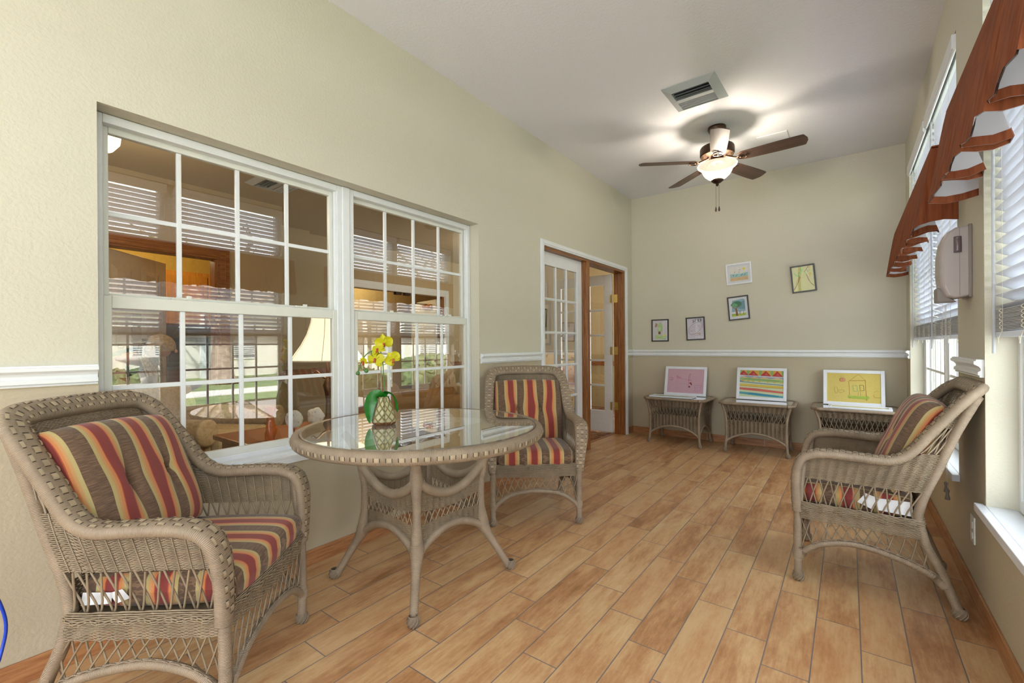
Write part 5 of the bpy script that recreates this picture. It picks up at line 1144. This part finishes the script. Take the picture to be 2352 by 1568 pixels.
# ------------------------------------------------------------------ outside
g = box('lawn', (XR+.2, -20, -.25), (40, 40, -.15), 'grass'); g['kind'] = 'structure'
struct(box('bounce_patio', (XR+.2, -8, -.151), (4.2, 12, -.125), 'concrete')); struct(box('garden_path', (8.6, -14, -.151), (10.2, 22, -.13), 'concrete')); struct(box('sunblock_roof', (-7.7, YB-.2, 3.14), (XR+.5, 8.0, 3.3), 'dark'))  # pale paving added to bounce light indoors; unseen roof added to keep sun out
struct(box('wall_outer_left', (-7.8, -1.4, -.1), (-7.7, 8.0, 3.14), 'facade'))  # unseen outer wall, closes the lounge off from the sun
def house(name, label, loc, rz, L_, H_, nw):
    t = thing(name, label, 'building', loc, rz); MB().box((-L_/2, 0, 0), (L_/2, 4, H_)).build('wall', 'facade', t)
    MB().prism([(-.6, H_-.1), (2.4, H_+1.7), (5, H_-.1)], -L_/2-.4, L_/2+.4, ax='x').build('roof', 'grey_dark', t)
    for i in range(nw):
        x = -L_/2+L_*(i+.5)/nw; f = MB().box((x-.62, -.05, .75), (x+.62, .0, 2.25)).build('window', 'white', t, bevel=.01); MB().box((x-.55, -.056, .82), (x+.55, -.05, 2.18)).build('pane', 'pane_out', f)
        mb = MB()
        for k in range(14): mb.box((x-.54, -.064, .95+k*.085), (x+.54, -.057, .99+k*.085))
        mb.box((x-.55, -.068, 1.48), (x+.55, -.056, 1.53)).box((x-.02, -.068, .82), (x+.02, -.056, 2.18)); mb.build('outer_blind', 'white', f)
        MB().box((x+L_/nw/2-.09, -.5, 0), (x+L_/nw/2+.09, -.32, H_-.1)).build('porch_post', 'white', t)
house('garden_building', 'long white building facing the windows beyond the lawn', (17.0, 4.0, -.15), R(-90), 26, 3.0, 8)
house('garden_building', 'white building wing across the courtyard end', (8.5, 15.0, -.15), 0, 15, 3.0, 5)
def tree(name, label, loc, h, r0, seed, nb=9):
    rd = random.Random(seed); t = thing(name, label, 'tree', loc)
    tr = spline([(0, 0, 0, r0*1.7), (.02, 0, .35, r0*1.05), (.05, .05, 1.2, r0*.9), (-.1, .1, 2.2, r0*.85), (0, .2, 3.0, r0*.6)], n=22); mb = MB(); mb.tube(tr[:, :3], tr[:, 3], 14); mb.build('trunk', 'bark', t, True)
    mb = MB()
    for i in range(nb):
        a_ = 6.283*i/nb+rd.random(); z = 1.7+1.1*rd.random(); d_ = 1.2+1.3*rd.random(); p = [(0, .1, z), (d_*.4*math.cos(a_), d_*.4*math.sin(a_), z+.8), (d_*math.cos(a_), d_*math.sin(a_), z+1.3+rd.random()), (d_*1.5*math.cos(a_+.2), d_*1.5*math.sin(a_+.2), z+2.4)]
        S = spline(p, n=12); mb.tube(S, np.linspace(r0*.42, .02, 12), 7)
        for k in range(5):
            q = S[4+k]; b_ = a_+rd.uniform(-1.3, 1.3); l_ = .6+.6*rd.random(); mb.tube(spline([q, q+[l_*.5*math.cos(b_), l_*.5*math.sin(b_), .25], q+[l_*math.cos(b_), l_*math.sin(b_), .2+.6*rd.random()]], n=5), np.linspace(.035, .008, 5), 5)
    mb.build('branches', 'bark', t, True)
tree('bare_tree', 'large bare tree with forked pale trunk on the lawn', (13.0, 6.6, -.15), 6, .36, 3)
tree('bare_tree', 'smaller bare tree near the window by the shrubs', (6.8, 12.2, -.15), 5, .16, 8, 7)
def bush(label, loc, sx, sy, sz, seed, cat='shrub', name='garden_shrub'):
    rd = np.random.default_rng(seed); n, m = 40, 22; a_ = np.linspace(0, 2*np.pi, n, endpoint=False); P = np.zeros((m, n, 3))
    for i, ph in enumerate(np.linspace(.02, np.pi/2, m)):
        rr = 1+.08*rd.standard_normal(n); P[i] = np.stack([sx*np.sin(ph)**.6*np.cos(a_)*rr, sy*np.sin(ph)**.6*np.sin(a_)*rr, sz*np.cos(ph)**.6*(1+.05*rd.standard_normal(n))], 1)
    P[-1, :, 2] = 0; o = MB().grid(P, closev=True).build(name, 'hedge', None, True, loc=loc); tag(o, label, cat, 'shrubs on the lawn'); return o
bush('clipped hedge behind the fountain', (6.0, 1.9, -.15), .6, 1.3, .85, 1, 'hedge', 'garden_hedge'); bush('rounded shrub outside the far window, nearest the glass', (2.6, 4.9, -.15), .6, .7, .85, 2)
bush('larger rounded shrub past the far window beside the bare tree', (4.2, 8.2, -.15), .8, .9, 1.0, 3); bush('shrub before the courtyard wing', (6.0, 10.6, -.15), 1.0, .9, .95, 4)
t = thing('garden_fountain', 'two tier stone garden fountain outside the near window', 'fountain', (3.3, 2.05, -.15))
MB().lathe([(.30, 0), (.30, .08), (.16, .14), (.13, .35), (.16, .5), (.18, .56)], (0, 0, 0), 24).build('pedestal', 'concrete', t, True)
MB().lathe([(.10, .54), (.45, .60), (.62, .70), (.63, .74), (.56, .74), (.40, .66), (.05, .62)], (0, 0, 0), 32).build('lower_basin', 'concrete', t, True)
MB().lathe([(.10, .62), (.09, .8), (.12, .95), (.10, 1.02), (.22, 1.05), (.36, 1.11), (.37, 1.15), (.30, 1.15), (.08, 1.08), (.07, 1.3), (.001, 1.38)], (0, 0, 0), 28).build('upper_basin', 'concrete', t, True)

f2 = copy_tree(bpy.data.objects['ceiling_fan']); f2.location = (-.9, -1.25, ZC); f2['label'] = 'added bronze fill light fan with lit bowl, unseen behind the camera'  # unseen copy, added to go with the rear fill light
lamp('rear_fill_lamp', (-.9, -1.25, 2.60), 62, (.98, .98, 1), .05)  # added fill, brightens the ceiling from out of view
